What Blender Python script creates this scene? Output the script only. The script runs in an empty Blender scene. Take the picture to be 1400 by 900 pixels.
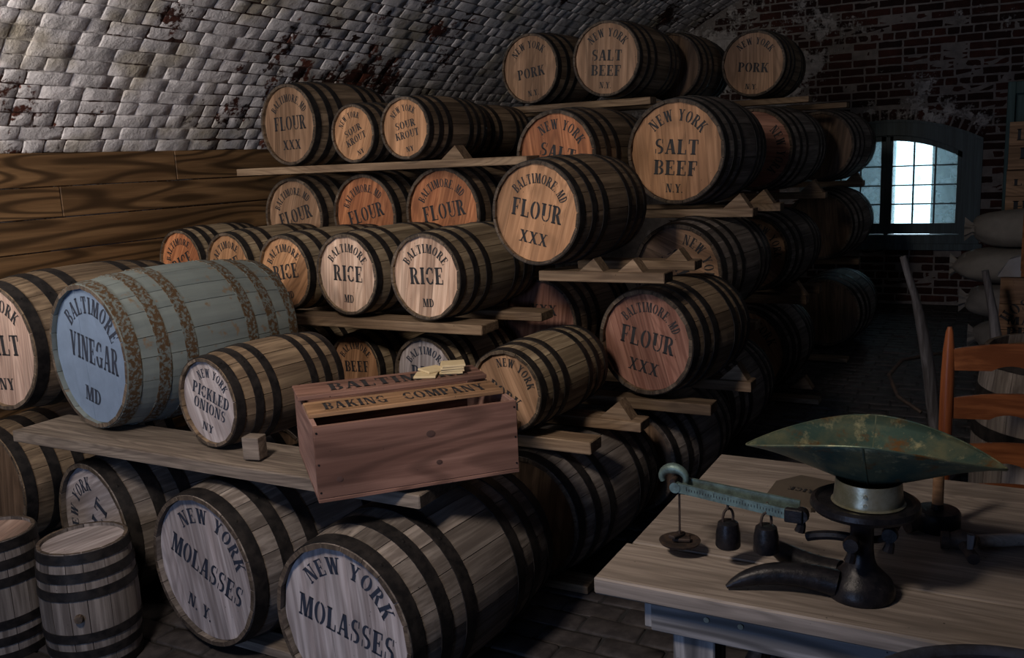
import bpy, bmesh, math, random
from mathutils import Vector, Matrix, noise
random.seed(7)
PI=math.pi
C=bpy.context.scene.collection
# ------------------------------------------------------------------ camera, world, lights, exposure
CAM=Vector((0,0,1.58)); F=1250.0
ROT=Matrix(((0.88160783,-0.04763069,0.46957316),(0.46990863,0.18174407,-0.86380262),(-0.04419862,0.98219164,0.18260907)))
cd=bpy.data.cameras.new('camera'); cam=bpy.data.objects.new('camera',cd); C.objects.link(cam)
cd.sensor_width=36; cd.lens=F/1400*36; cd.clip_start=.02; cd.clip_end=100
cam.matrix_world=Matrix.Translation(CAM)@ROT.to_4x4()
bpy.context.scene.camera=cam
vs=bpy.context.scene.view_settings
vs.view_transform='Standard'; vs.look='None'; vs.gamma=1; vs.use_curve_mapping=False; vs.exposure=0.0
w=bpy.data.worlds.new('world'); bpy.context.scene.world=w; w.use_nodes=True
bg=w.node_tree.nodes['Background']; bg.inputs[0].default_value=(.62,.86,1,1); bg.inputs[1].default_value=4.5
def area(name,loc,target,size,power,col,sy=None,spread=180):
    l=bpy.data.lights.new(name,'AREA'); l.energy=power; l.color=col; l.size=size; l.spread=math.radians(spread)
    if sy: l.shape='RECTANGLE'; l.size_y=sy
    o=bpy.data.objects.new(name,l); C.objects.link(o); o.location=loc
    o.rotation_euler=(Vector(target)-Vector(loc)).to_track_quat('-Z','Y').to_euler()
area('warm_key_light',(-1.35,.15,2.80),(-1.75,2.8,.55),.40,25,(1,.85,.72),None,105)
area('left_wall_fill_light',(-3.35,.75,1.95),(-3.8,3.6,2.15),.5,27,(1,.90,.80),1.0,130)  # added fill lamp, no window here: grazes and brightens the upper left brickwork
area('cool_doorway_light',(-1.3,-1.5,.95),(-1.8,3,.3),.8,29,(.40,.58,1),1.3)
area('back_wall_fill_light',(2.1,5.6,1.9),(-.8,9.6,2.6),.7,4,(.72,.84,1),.9)  # unseen cool lamp added at the right to lift the dark end wall
def proj(P):
    q=ROT.transposed()@(Vector(P)-CAM)
    if q.z>-.05: return None
    return (700+F*q.x/-q.z,450-F*q.y/-q.z,-q.z)

# ------------------------------------------------------------------ material helpers
MATS={}
def newmat(name):
    m=bpy.data.materials.new(name); m.use_nodes=True; nt=m.node_tree; b=nt.nodes['Principled BSDF']; return m,nt,b
def N(nt,t,**k):
    n=nt.nodes.new(t)
    for a,v in k.items(): setattr(n,a,v)
    return n
def ramp(nt,fac,stops):
    r=N(nt,'ShaderNodeValToRGB'); e=r.color_ramp.elements
    while len(e)<len(stops): e.new(.5)
    for i,(p,c) in enumerate(stops):
        e[i].position=p; e[i].color=(*c,1) if len(c)==3 else c
    nt.links.new(fac,r.inputs[0]); return r.outputs[0]
def mix(nt,fac,a,b,mode='MIX'):
    n=N(nt,'ShaderNodeMix',data_type='RGBA',blend_type=mode)
    for s,v in ((n.inputs[0],fac),(n.inputs[6],a),(n.inputs[7],b)):
        if hasattr(v,'links'): nt.links.new(v,s)
        elif isinstance(v,(int,float)): s.default_value=v
        else: s.default_value=(*v,1)
    return n.outputs[2]
def math_(nt,op,a,b=None,clamp=False):
    n=N(nt,'ShaderNodeMath',operation=op,use_clamp=clamp)
    for i,v in enumerate((a,b)):
        if v is None: continue
        if hasattr(v,'links'): nt.links.new(v,n.inputs[i])
        else: n.inputs[i].default_value=v
    return n.outputs[0]
def coords(nt,scale=(1,1,1),kind='Object',rand=True):
    m=N(nt,'ShaderNodeMapping'); m.inputs['Scale'].default_value=scale
    if kind=='World':
        g=N(nt,'ShaderNodeNewGeometry'); nt.links.new(g.outputs['Position'],m.inputs[0])
    else:
        t=N(nt,'ShaderNodeTexCoord'); src=t.outputs['Object']
        if rand:
            oi=N(nt,'ShaderNodeObjectInfo'); s=N(nt,'ShaderNodeVectorMath',operation='SCALE'); s.inputs[0].default_value=(7.3,5.1,9.7)
            nt.links.new(oi.outputs['Random'],s.inputs['Scale'])
            a=N(nt,'ShaderNodeVectorMath',operation='ADD'); nt.links.new(src,a.inputs[0]); nt.links.new(s.outputs[0],a.inputs[1]); src=a.outputs[0]
        nt.links.new(src,m.inputs[0])
    return m.outputs[0]
def noi(nt,v,scale,detail=4,rough=.55,dist=0):
    n=N(nt,'ShaderNodeTexNoise'); n.inputs['Scale'].default_value=scale; n.inputs['Detail'].default_value=detail
    n.inputs['Roughness'].default_value=rough; n.inputs['Distortion'].default_value=dist
    nt.links.new(v,n.inputs['Vector']); return n.outputs['Fac']
def bump(nt,b,h,strength=.4,dist=.003):
    n=N(nt,'ShaderNodeBump'); n.inputs['Strength'].default_value=strength; n.inputs['Distance'].default_value=dist
    nt.links.new(h,n.inputs['Height']); nt.links.new(n.outputs[0],b.inputs['Normal'])
def wood(name,c1,c2,axis=1,scale=1.0,rough=.75,vary=.35,dirt=.5,figure=0,knots=False):
    """grain runs along the object's local axis"""
    m,nt,b=newmat(name)
    s=[30*scale]*3; s[axis]=1.6*scale
    v=coords(nt,s); g=noi(nt,v,1.0,6,.6,.4)
    s2=[5*scale]*3; s2[axis]=1.0*scale
    v2=coords(nt,s2); g2=noi(nt,v2,1.0,3,.5,.6)
    s4=[75*scale]*3; s4[axis]=3.0*scale
    fine=noi(nt,coords(nt,s4),1.0,3,.6,.2)
    g=math_(nt,'ADD',math_(nt,'MULTIPLY',g,.6),math_(nt,'MULTIPLY',fine,.4))
    col=ramp(nt,g,[(.33,[x*.85 for x in c2]),(.45,c2),(.62,c1)])
    if figure:
        s3=[6.5*scale]*3; s3[axis]=.95*scale
        cn=noi(nt,coords(nt,s3),1.0,1.2,.35,.25)
        sw=math_(nt,'SINE',math_(nt,'MULTIPLY',cn,90 if knots else 120))
        f=ramp(nt,math_(nt,'ADD',math_(nt,'MULTIPLY',sw,.5),.5),[(.45,(0,0,0)),(.98,(1,1,1))])
        col=mix(nt,math_(nt,'MULTIPLY',f,figure),col,[x*.28 for x in c2])
    col=mix(nt,1.0,col,ramp(nt,g2,[(.36,(1-dirt,)*3),(.60,(1,1,1))]),'MULTIPLY')
    oi=N(nt,'ShaderNodeObjectInfo')
    col=mix(nt,1.0,col,ramp(nt,oi.outputs['Random'],[(0,(1-vary,)*3),(1,(1+vary*.4,)*3)]),'MULTIPLY')
    # worm holes / specks
    vo=N(nt,'ShaderNodeTexVoronoi'); vo.inputs['Scale'].default_value=38; nt.links.new(coords(nt,(1,1,1)),vo.inputs['Vector'])
    sp=ramp(nt,vo.outputs['Distance'],[(.05,(.15,.15,.15)),(.09,(1,1,1))])
    msk=ramp(nt,noi(nt,coords(nt,(1,1,1)),9,2),[(.52,(1,1,1)),(.6,(0,0,0))])
    sp=mix(nt,msk,sp,(1,1,1)); col=mix(nt,1.0,col,sp,'MULTIPLY')
    nt.links.new(col,b.inputs['Base Color']); b.inputs['Roughness'].default_value=rough
    b.inputs['Specular IOR Level'].default_value=.25
    bump(nt,b,g,.35,.002)
    return m
def metal(name,c1,c2,rough=.5,met=.6,scale=30,lo=.4,hi=.62):
    m,nt,b=newmat(name); v=coords(nt); g=noi(nt,v,scale,6,.65)
    col=ramp(nt,g,[(lo,c1),(hi,c2)]); nt.links.new(col,b.inputs['Base Color'])
    b.inputs['Roughness'].default_value=rough; b.inputs['Metallic'].default_value=met; b.inputs['Specular IOR Level'].default_value=.22
    bump(nt,b,g,.5,.003); return m
def plain(name,c,rough=.8,met=0):
    m,nt,b=newmat(name); g=noi(nt,coords(nt),18,4); col=mix(nt,g,c,[x*.6 for x in c]); nt.links.new(col,b.inputs['Base Color'])
    b.inputs['Roughness'].default_value=rough; b.inputs['Metallic'].default_value=met; return m

M_stave={'brown':wood('aged_oak_stave',(.31,.225,.145),(.15,.105,.068),1,1,.75,.22,.4),
 'grey':wood('weathered_grey_stave',(.29,.255,.23),(.14,.118,.105),1,1,.75,.22,.45),
 'pale':wood('pale_oak_stave',(.42,.335,.22),(.22,.165,.105),1,1,.75,.22,.4),
 'blue':None,'iron':metal('dark_iron_grey_stave',(.07,.07,.085),(.035,.035,.045),.5,.3,30)}
m,nt,b=newmat('faded_blue_paint'); v=coords(nt); g=noi(nt,coords(nt,(20,2,20)),1,5); c=ramp(nt,g,[(.3,(.12,.145,.145)),(.7,(.185,.215,.205))])
c=mix(nt,ramp(nt,noi(nt,v,22,5),[(.60,(0,0,0)),(.68,(1,1,1))]),c,(.16,.12,.08)); nt.links.new(c,b.inputs['Base Color']); b.inputs['Roughness'].default_value=.6; bump(nt,b,g); M_stave['blue']=m
HEADC={'tan':((.57,.32,.175),(.37,.195,.10)),'orange':((.55,.235,.11),(.32,.12,.055)),'rice':((.74,.545,.42),(.46,.30,.215)),'brown':((.42,.265,.17),(.26,.155,.095)),
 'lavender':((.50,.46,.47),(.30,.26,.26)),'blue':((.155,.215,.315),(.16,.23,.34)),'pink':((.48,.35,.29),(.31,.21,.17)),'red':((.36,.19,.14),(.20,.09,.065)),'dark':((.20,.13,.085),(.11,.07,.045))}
M_head={}
for k,(a,bb) in HEADC.items():
    M_head[k]=wood('head_wood_'+k,a,bb,2,.9,.65,.10,.35,.28) if k!='blue' else plain('head_paint_blue',a,.55)
M_hoop=metal('black_iron_hoop',(.008,.0075,.008),(.022,.019,.018),.55,.1,25)
M_rusthoop=metal('rusted_blue_hoop',(.13,.15,.145),(.075,.045,.022),.7,.1,75,.44,.52)
M_chime=wood('chime_end_grain',(.15,.115,.085),(.07,.052,.04),2,2)
M_ink=plain('stencil_ink',(.014,.014,.018),.7)
M_inkblue=plain('stencil_ink_navy',(.02,.028,.05),.6)
M_plank=wood('shelf_plank_wood',(.30,.215,.14),(.165,.11,.07),0,1.2,.8,.25,.35,.3)
M_plankw=wood('weathered_plank_wood',(.24,.20,.165),(.13,.105,.088),0,1.2,.8,.2,.35,.3)
M_wall_board=wood('old_pine_boarding',(.27,.155,.072),(.155,.085,.038),1,.62,.6,.3,.3,.85,True)
M_table=wood('worn_table_board',(.37,.315,.27),(.235,.195,.165),0,1.3,.6,.10,.3,.25)
M_tableap=wood('weathered_apron',(.40,.39,.40),(.17,.165,.17),0,.7,.7,.1,.3,.7)
M_tableleg=wood('weathered_table_leg',(.36,.35,.35),(.15,.145,.15),2,.8,.7,.1,.3,.7)
M_crate=wood('reddish_pine_crate',(.28,.155,.12),(.165,.085,.065),0,.75,.6,.15,.3,.45,True)
M_crate2=wood('tan_crate_board',(.42,.25,.14),(.25,.14,.075),0,.7,.7,.15,.3,.3)
M_chair=wood('orange_maple',(.26,.08,.028),(.15,.042,.015),2,.9,.35,.1,.3,0)
M_slat=wood('orange_maple_slat',(.27,.095,.036),(.15,.048,.018),0,.9,.35,.1,.3,0)
M_seat=plain('rush_seat',(.35,.25,.13))
M_grey=wood('driftwood_grey',(.22,.21,.22),(.10,.09,.09),2,.9,.7,.2,.4,0)
M_iron=metal('black_cast_iron',(.007,.007,.009),(.017,.015,.016),.36,.1,45)
M_ironblue=metal('dark_blue_iron_rim',(.05,.055,.075),(.03,.03,.035),.5,.2,30)
M_rust=metal('rusty_iron',(.035,.028,.026),(.07,.048,.036),.65,.5,50)
M_beam=metal('verdigris_beam',(.16,.23,.21),(.09,.12,.11),.5,.6,40)
M_scoop=metal('tarnished_brass_scoop',(.18,.19,.115),(.065,.115,.095),.40,.55,11,.38,.60)
nt=M_scoop.node_tree; b=nt.nodes['Principled BSDF']; old=b.inputs['Base Color'].links[0].from_socket
v=coords(nt,(1,1,1),'Object',False); c=mix(nt,ramp(nt,noi(nt,v,16,5,.7),[(.54,(0,0,0)),(.66,(1,1,1))]),old,(.17,.085,.03)); c=mix(nt,ramp(nt,noi(nt,coords(nt,(1.3,1.1,.9)),22,6,.7),[(.56,(0,0,0)),(.70,(1,1,1))]),c,(.40,.38,.22)); nt.links.new(c,b.inputs['Base Color'])
M_collar=metal('dull_brass_collar',(.36,.36,.29),(.2,.19,.12),.35,.7,12)
M_burlap=plain('burlap',(.27,.24,.20),.95)
M_burlapd=plain('burlap_dark',(.22,.20,.18),.95)
M_cracker=plain('cracker',(.62,.50,.30),.8)
M_frame=wood('blue_green_paint_window',(.075,.115,.13),(.05,.075,.085),2,.8,.5,.05,.2,0)
M_teal=wood('blue_green_paint_cupboard',(.06,.115,.12),(.035,.07,.07),2,.8,.6,.05,.2,0)
M_hole=plain('dark_interior',(.02,.015,.01),.9)
# whitewashed bricks (vault / back wall): bare red brick shows where the wash has come off
def brickmat(name,wash,brick,lo,hi,spots=(),mortar=False,stain=0):
    m,nt,b=newmat(name)
    P=coords(nt,(1,1,1),'World')
    n1=noi(nt,P,2.3,5,.62); n2=noi(nt,P,26,5,.7)
    f=math_(nt,'ADD',math_(nt,'MULTIPLY',n1,.72),math_(nt,'MULTIPLY',n2,.30))
    for (sx,sy,sz,rad,amt) in spots:
        g=N(nt,'ShaderNodeNewGeometry'); d=N(nt,'ShaderNodeVectorMath',operation='DISTANCE'); nt.links.new(g.outputs['Position'],d.inputs[0]); d.inputs[1].default_value=(sx,sy,sz)
        mr=N(nt,'ShaderNodeMapRange'); mr.inputs[1].default_value=0; mr.inputs[2].default_value=rad; mr.inputs[3].default_value=amt; mr.inputs[4].default_value=0
        nt.links.new(d.outputs['Value'],mr.inputs[0]); f=math_(nt,'ADD',f,mr.outputs[0])
    peel=ramp(nt,f,[(lo,(0,0,0)),(hi,(1,1,1))])
    oi=N(nt,'ShaderNodeObjectInfo')
    wc=mix(nt,ramp(nt,noi(nt,P,7,7,.72),[(.38,(0,0,0)),(.66,(1,1,1))]),wash,[x*.5 for x in wash])
    if stain:
        st=ramp(nt,noi(nt,coords(nt,(.8,1,1.5),'World'),2.6,3),[(.52,(0,0,0)),(.72,(1,1,1))])
        wc=mix(nt,math_(nt,'MULTIPLY',st,stain),wc,(.32,.25,.10))
    bc=mix(nt,noi(nt,P,14,4),brick,[x*.25 for x in brick])
    if not mortar: bc=mix(nt,1.0,bc,ramp(nt,oi.outputs['Random'],[(0,(.35,.35,.4)),(1,(1.2,1.1,1.05))]),'MULTIPLY')
    col=mix(nt,peel,wc,bc); nt.links.new(col,b.inputs['Base Color']); b.inputs['Roughness'].default_value=.85
    b.inputs['Specular IOR Level'].default_value=.3
    h=math_(nt,'SUBTRACT',math_(nt,'ADD',math_(nt,'MULTIPLY',noi(nt,P,60,5,.7),.45),math_(nt,'MULTIPLY',noi(nt,P,17,3,.6),.9)),math_(nt,'MULTIPLY',peel,.45)); bump(nt,b,h,1.0,.012)
    return m
VS=[(-3.75,5.3,2.45,1.4,.12),(-4.1,2.8,1.72,.45,.12),(-3.9,4.4,1.75,1.0,.05),(-3.0,9.2,2.7,1.4,.1)]
VM=[(-3.75,5.3,2.35,1.7,.23),(-3.9,4.4,1.85,1.6,.13),(-4.1,2.8,1.72,.5,.1),(-3.0,9.2,2.7,1.4,.1)]
M_vault=brickmat('whitewashed_vault_brick',(.80,.765,.775),(.17,.055,.035),.62,.65,VS,stain=.6)
M_vaultm=brickmat('whitewashed_vault_mortar',(.66,.63,.63),(.06,.025,.018),.53,.58,VM,mortar=True,stain=.6)
BS=[(-1.4,9.7,2.0,.8,-.05),(-2.9,9.7,2.6,1.5,-.20),(-.6,9.7,1.9,.45,-.08)]
M_back=brickmat('bare_dark_brick',(.42,.40,.40),(.075,.026,.020),.385,.42,BS)
M_backm=brickmat('grey_lime_mortar',(.42,.40,.40),(.30,.27,.26),.39,.42,BS,mortar=True)
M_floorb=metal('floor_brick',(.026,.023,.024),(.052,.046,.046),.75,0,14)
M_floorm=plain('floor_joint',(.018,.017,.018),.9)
M_plaster=plain('limewashed_reveal',(.60,.62,.62),.9)
m,nt,b=newmat('dusty_window_glass'); out=nt.nodes['Material Output']; nt.nodes.remove(b)
tr=N(nt,'ShaderNodeBsdfTransparent'); tr.inputs[0].default_value=(.86,.94,.95,1); tl=N(nt,'ShaderNodeBsdfTranslucent'); tl.inputs[0].default_value=(.7,.8,.85,1); mx=N(nt,'ShaderNodeMixShader')
fac=ramp(nt,noi(nt,coords(nt),9,5),[(.3,(.10,.10,.10)),(.75,(.42,.42,.42))]); nt.links.new(fac,mx.inputs[0]); nt.links.new(tr.outputs[0],mx.inputs[1]); nt.links.new(tl.outputs[0],mx.inputs[2]); nt.links.new(mx.outputs[0],out.inputs[0]); M_glass=m

# ------------------------------------------------------------------ object helpers
def mesh(name,verts,faces,mat,smooth=False):
    me=bpy.data.meshes.new(name); me.from_pydata([tuple(v) for v in verts],[],faces); me.materials.append(mat); me.update()
    if smooth: me.polygons.foreach_set('use_smooth',[True]*len(me.polygons))
    return me
def link(name,me,parent=None,loc=(0,0,0),rot=(0,0,0)):
    o=bpy.data.objects.new(name,me); C.objects.link(o); o.location=loc; o.rotation_euler=rot
    if parent is not None: o.parent=parent
    return o
def tag(o,label=None,cat=None,group=None,kind=None):
    if label: o['label']=label
    if cat: o['category']=cat
    if group: o['group']=group
    if kind: o['kind']=kind
    return o
def empty(name,loc,rz=0,rot=None):
    o=bpy.data.objects.new(name,None); C.objects.link(o); o.location=loc; o.rotation_euler=rot or (0,0,rz); o.empty_display_size=.05; return o
class G:
    """collects vertices and faces"""
    def __init__(s): s.v=[]; s.f=[]
    def add(s,vs,fs):
        n=len(s.v); s.v+=[tuple(p) for p in vs]; s.f+=[tuple(i+n for i in f) for f in fs]; return s
    def box(s,x0,x1,y0,y1,z0,z1,ch=0,jit=0):
        if ch<=0:
            vs=[(x,y,z) for z in (z0,z1) for y in (y0,y1) for x in (x0,x1)]
            if jit: vs=[tuple(c+random.uniform(-jit,jit) for c in p) for p in vs]
            return s.add(vs,[(0,2,3,1),(4,5,7,6),(0,1,5,4),(2,6,7,3),(0,4,6,2),(1,3,7,5)])
        bm=bmesh.new(); bmesh.ops.create_cube(bm,size=1)
        for v in bm.verts: v.co=Vector(((x0+x1)/2+v.co.x*(x1-x0),(y0+y1)/2+v.co.y*(y1-y0),(z0+z1)/2+v.co.z*(z1-z0)))
        bmesh.ops.bevel(bm,geom=bm.edges[:],offset=ch,segments=1,affect='EDGES')
        bm.verts.index_update(); vs=[v.co.copy() for v in bm.verts]
        if jit: vs=[v+Vector((random.uniform(-jit,jit),random.uniform(-jit,jit),random.uniform(-jit,jit))) for v in vs]
        s.add(vs,[tuple(v.index for v in f.verts) for f in bm.faces]); bm.free(); return s
    def lathe(s,prof,seg=32,cap=True,c=(0,0,0),axis='Z',sc=(1,1)):
        n=len(prof); vs=[]
        for r,h in prof:
            for k in range(seg):
                a=2*PI*k/seg; x,y=r*math.cos(a)*sc[0],r*math.sin(a)*sc[1]
                p=(x,y,h) if axis=='Z' else ((x,h,y) if axis=='Y' else (h,x,y))
                vs.append((p[0]+c[0],p[1]+c[1],p[2]+c[2]))
        fs=[]
        for i in range(n-1):
            for k in range(seg):
                a,b_=i*seg+k,i*seg+(k+1)%seg; fs.append((a,b_,b_+seg,a+seg))
        if cap: fs.append(tuple(range(seg))[::-1]); fs.append(tuple((n-1)*seg+k for k in range(seg)))
        return s.add(vs,fs)
    def tube(s,pts,rad,seg=10,flat=1.0):
        pts=[Vector(p) for p in pts]; n=len(pts); rad=rad if isinstance(rad,(list,tuple)) else [rad]*n
        up=Vector((0,0,1)); vs=[]
        prev=None
        for i,p in enumerate(pts):
            d=(pts[min(i+1,n-1)]-pts[max(i-1,0)]).normalized()
            if prev is None:
                ref=up if abs(d.z)<.9 else Vector((1,0,0)); a=d.cross(ref).normalized()
            else:
                a=(prev-d*prev.dot(d)).normalized()
            prev=a; b_=d.cross(a).normalized()
            for k in range(seg):
                t=2*PI*k/seg; vs.append(p+a*math.cos(t)*rad[i]+b_*math.sin(t)*rad[i]*flat)
        fs=[(i*seg+k,i*seg+(k+1)%seg,(i+1)*seg+(k+1)%seg,(i+1)*seg+k) for i in range(n-1) for k in range(seg)]
        fs.append(tuple(range(seg))[::-1]); fs.append(tuple((n-1)*seg+k for k in range(seg)))
        return s.add(vs,fs)
    def prism(s,poly,y0,y1):
        """polygon in xz extruded along y"""
        n=len(poly); vs=[(x,y0,z) for x,z in poly]+[(x,y1,z) for x,z in poly]
        fs=[tuple(range(n)),tuple(range(n,2*n))[::-1]]+[(i,i+n,(i+1)%n+n,(i+1)%n) for i in range(n)]
        return s.add(vs,fs)
    def obj(s,name,mat,parent=None,loc=(0,0,0),rot=(0,0,0),smooth=False):
        me=mesh(name,s.v,s.f,mat,smooth)
        bm=bmesh.new(); bm.from_mesh(me); bmesh.ops.recalc_face_normals(bm,faces=bm.faces[:]); bm.to_mesh(me); bm.free()
        if smooth:
            try: me.set_sharp_from_angle(angle=math.radians(40))
            except Exception: pass
        return link(name,me,parent,loc,rot)

# ------------------------------------------------------------------ stencil lettering
ST=.26; TH=.11; SF=.085
def rc(x0,y0,x1,y1): return [(x0,y0),(x1,y0),(x1,y1),(x0,y1)]
def dg(xa,ya,xb,yb,w): return [(xa-w/2,ya),(xa+w/2,ya),(xb+w/2,yb),(xb-w/2,yb)]
def ring(cx,cy,rx,ry,ix,iy,a0,a1,n=9):
    o=[]
    for k in range(n):
        t0=math.radians(a0+(a1-a0)*k/n); t1=math.radians(a0+(a1-a0)*(k+1)/n)
        o.append([(cx+rx*math.cos(t0),cy+ry*math.sin(t0)),(cx+rx*math.cos(t1),cy+ry*math.sin(t1)),(cx+ix*math.cos(t1),cy+iy*math.sin(t1)),(cx+ix*math.cos(t0),cy+iy*math.sin(t0))])
    return o
def stem(x,w=ST,e=.06,top=1,bot=1):
    o=[rc(x,0,x+w,1)]
    if bot: o.append(rc(x-e,0,x+w+e,SF))
    if top: o.append(rc(x-e,1-SF,x+w+e,1))
    return o
GL={}
GL['A']=(.86,[dg(.14,0,.40,1,TH),dg(.70,0,.46,1,ST),rc(.24,.28,.56,.36),rc(0,0,.28,SF),rc(.54,0,.86,SF)])
GL['B']=(.78,stem(.07)+ring(.40,.74,.32,.26,.12,.18,-85,85)+ring(.40,.26,.36,.26,.14,.18,-85,85)+[rc(.29,.48,.40,.54)])
GL['C']=(.78,ring(.43,.5,.41,.51,.19,.42,48,168,12)+ring(.43,.5,.41,.51,.19,.42,192,312,12)+[rc(.62,.66,.70,.98),rc(.62,.05,.70,.3)])
GL['D']=(.84,stem(.07)+ring(.36,.5,.46,.5,.24,.42,-86,86,12))
GL['E']=(.76,stem(.07)+[rc(.33,.93,.68,1),rc(.61,.72,.68,1),rc(.33,0,.72,.07),rc(.65,0,.72,.28),rc(.33,.47,.52,.54),rc(.46,.38,.52,.63)])
GL['F']=(.72,stem(.07)+[rc(.33,.93,.68,1),rc(.61,.70,.68,1),rc(.33,.45,.52,.52),rc(.46,.36,.52,.61)])
GL['G']=(.86,ring(.43,.5,.41,.51,.19,.42,48,168,12)+ring(.43,.5,.41,.51,.19,.42,192,308,12)+[rc(.62,.66,.70,.98),rc(.58,.02,.78,.38),rc(.50,.36,.86,.43)])
GL['H']=(.90,stem(.07)+stem(.61)+[rc(.33,.46,.57,.54)])
GL['I']=(.42,stem(.10))
GL['K']=(.88,stem(.07)+[dg(.36,.42,.70,1,TH),dg(.74,0,.46,.56,ST),rc(.56,.93,.84,1),rc(.58,0,.90,SF)])
GL['L']=(.74,stem(.07)+[rc(.33,0,.70,.07),rc(.63,0,.70,.32)])
GL['M']=(1.08,[rc(.10,0,.10+TH,1),dg(.55,.0,.26,1,ST*.95),dg(.52,0,.80,1,TH),rc(.78,0,.78+ST,1),rc(0,0,.28,SF),rc(.72,0,1.08,SF),rc(.0,.93,.30,1),rc(.78,.93,1.08,1)])
GL['N']=(.92,[rc(.10,0,.10+TH,1),dg(.68,0,.24,1,ST),rc(.70,0,.70+TH,1),rc(0,0,.28,SF),rc(0,.93,.24,1),rc(.60,.93,.90,1)])
GL['O']=(.86,ring(.43,.5,.42,.51,.20,.43,-82,82,14)+ring(.43,.5,.42,.51,.20,.43,98,262,14))
GL['P']=(.76,stem(.07)+ring(.38,.72,.36,.28,.14,.20,-88,86,10))
GL['R']=(.86,stem(.07)+ring(.38,.74,.34,.26,.13,.18,-88,86,10)+[dg(.72,0,.46,.50,ST),rc(.58,0,.88,SF)])
GL['S']=(.70,ring(.35,.73,.31,.28,.12,.19,60,265,12)+ring(.35,.27,.33,.28,.13,.19,-110,92,12)+[rc(.56,.70,.62,.99),rc(.06,.01,.12,.32),dg(.50,.40,.22,.60,ST)])
GL['T']=(.80,[rc(.29,0,.29+ST,1),rc(.20,0,.60,SF),rc(.03,.93,.26,1),rc(.54,.93,.77,1),rc(.03,.70,.10,1),rc(.70,.70,.77,1),rc(.26,.93,.54,1)])
GL['U']=(.86,[rc(.10,.3,.10+ST,1),rc(.70,.3,.70+TH,1),rc(0,.93,.40,1),rc(.58,.93,.90,1)]+ring(.445,.32,.345,.33,.24,.25,186,268,7)+ring(.445,.32,.345,.33,.26,.25,276,360,7))
GL['V']=(.86,[dg(.46,0,.20,1,ST),dg(.44,0,.70,1,TH),rc(0,.93,.34,1),rc(.58,.93,.86,1)])
GL['W']=(1.2,[dg(.38,0,.18,1,ST),dg(.38,0,.58,1,TH),dg(.80,0,.60,1,ST),dg(.80,0,1.02,1,TH),rc(0,.93,.34,1),rc(.46,.93,.74,1),rc(.90,.93,1.2,1)])
GL['X']=(.86,[dg(.68,0,.20,1,ST),dg(.16,0,.68,1,TH),rc(0,0,.30,SF),rc(.54,0,.86,SF),rc(.02,.93,.36,1),rc(.56,.93,.84,1)])
GL['Y']=(.84,[dg(.42,.45,.18,1,ST),dg(.44,.45,.68,1,TH),rc(.31,0,.31+ST,.46),rc(.22,0,.62,SF),rc(0,.93,.34,1),rc(.56,.93,.84,1)])
GL['.']=(.24,[rc(.04,0,.20,.15)])
GL[' ']=(.42,[])
GL['-']=(.4,[rc(.05,.42,.35,.5)])
GAP=.10
def tlen(t): return sum(GL[c][0]+GAP for c in t)-GAP
def text_line(t,cx,y,cap,width):
    L=tlen(t); sx=width/L; x=cx-width/2; out=[]
    for c in t:
        w_,ps=GL[c]
        for p in ps: out.append([(x+q[0]*sx,y+q[1]*cap) for q in p])
        x+=(w_+GAP)*sx
    return out
def text_arc(t,rad,span,cap,mid=90):
    L=tlen(t); k=math.radians(span)/L; a=math.radians(mid)+math.radians(span)/2; out=[]
    for c in t:
        w_,ps=GL[c]; ac=a-w_*k/2
        s=rad*k*1.06
        for p in ps:
            pp=[]
            for q in p:
                lx=(q[0]-w_/2)*s; ly=rad+q[1]*cap
                pp.append((lx*math.sin(ac)+ly*math.cos(ac),-lx*math.cos(ac)+ly*math.sin(ac)))
            out.append(pp)
        a-=(w_+GAP)*k
    return out
def letters(polys,R,rot,y,mat,parent,h,name='lettering'):
    """polys in head units on plane facing -Y; slightly proud"""
    ca,sa=math.cos(rot),math.sin(rot); vs=[];fs=[]
    for p in polys:
        n=len(vs)
        for (x,z) in p:
            X=(x*ca-z*sa)*R; Z=(x*sa+z*ca)*R; vs.append((X,y,Z+h))
        fs.append(tuple(range(n,n+len(p))))
    return link(name,mesh(name,vs,fs,mat),parent)
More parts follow.
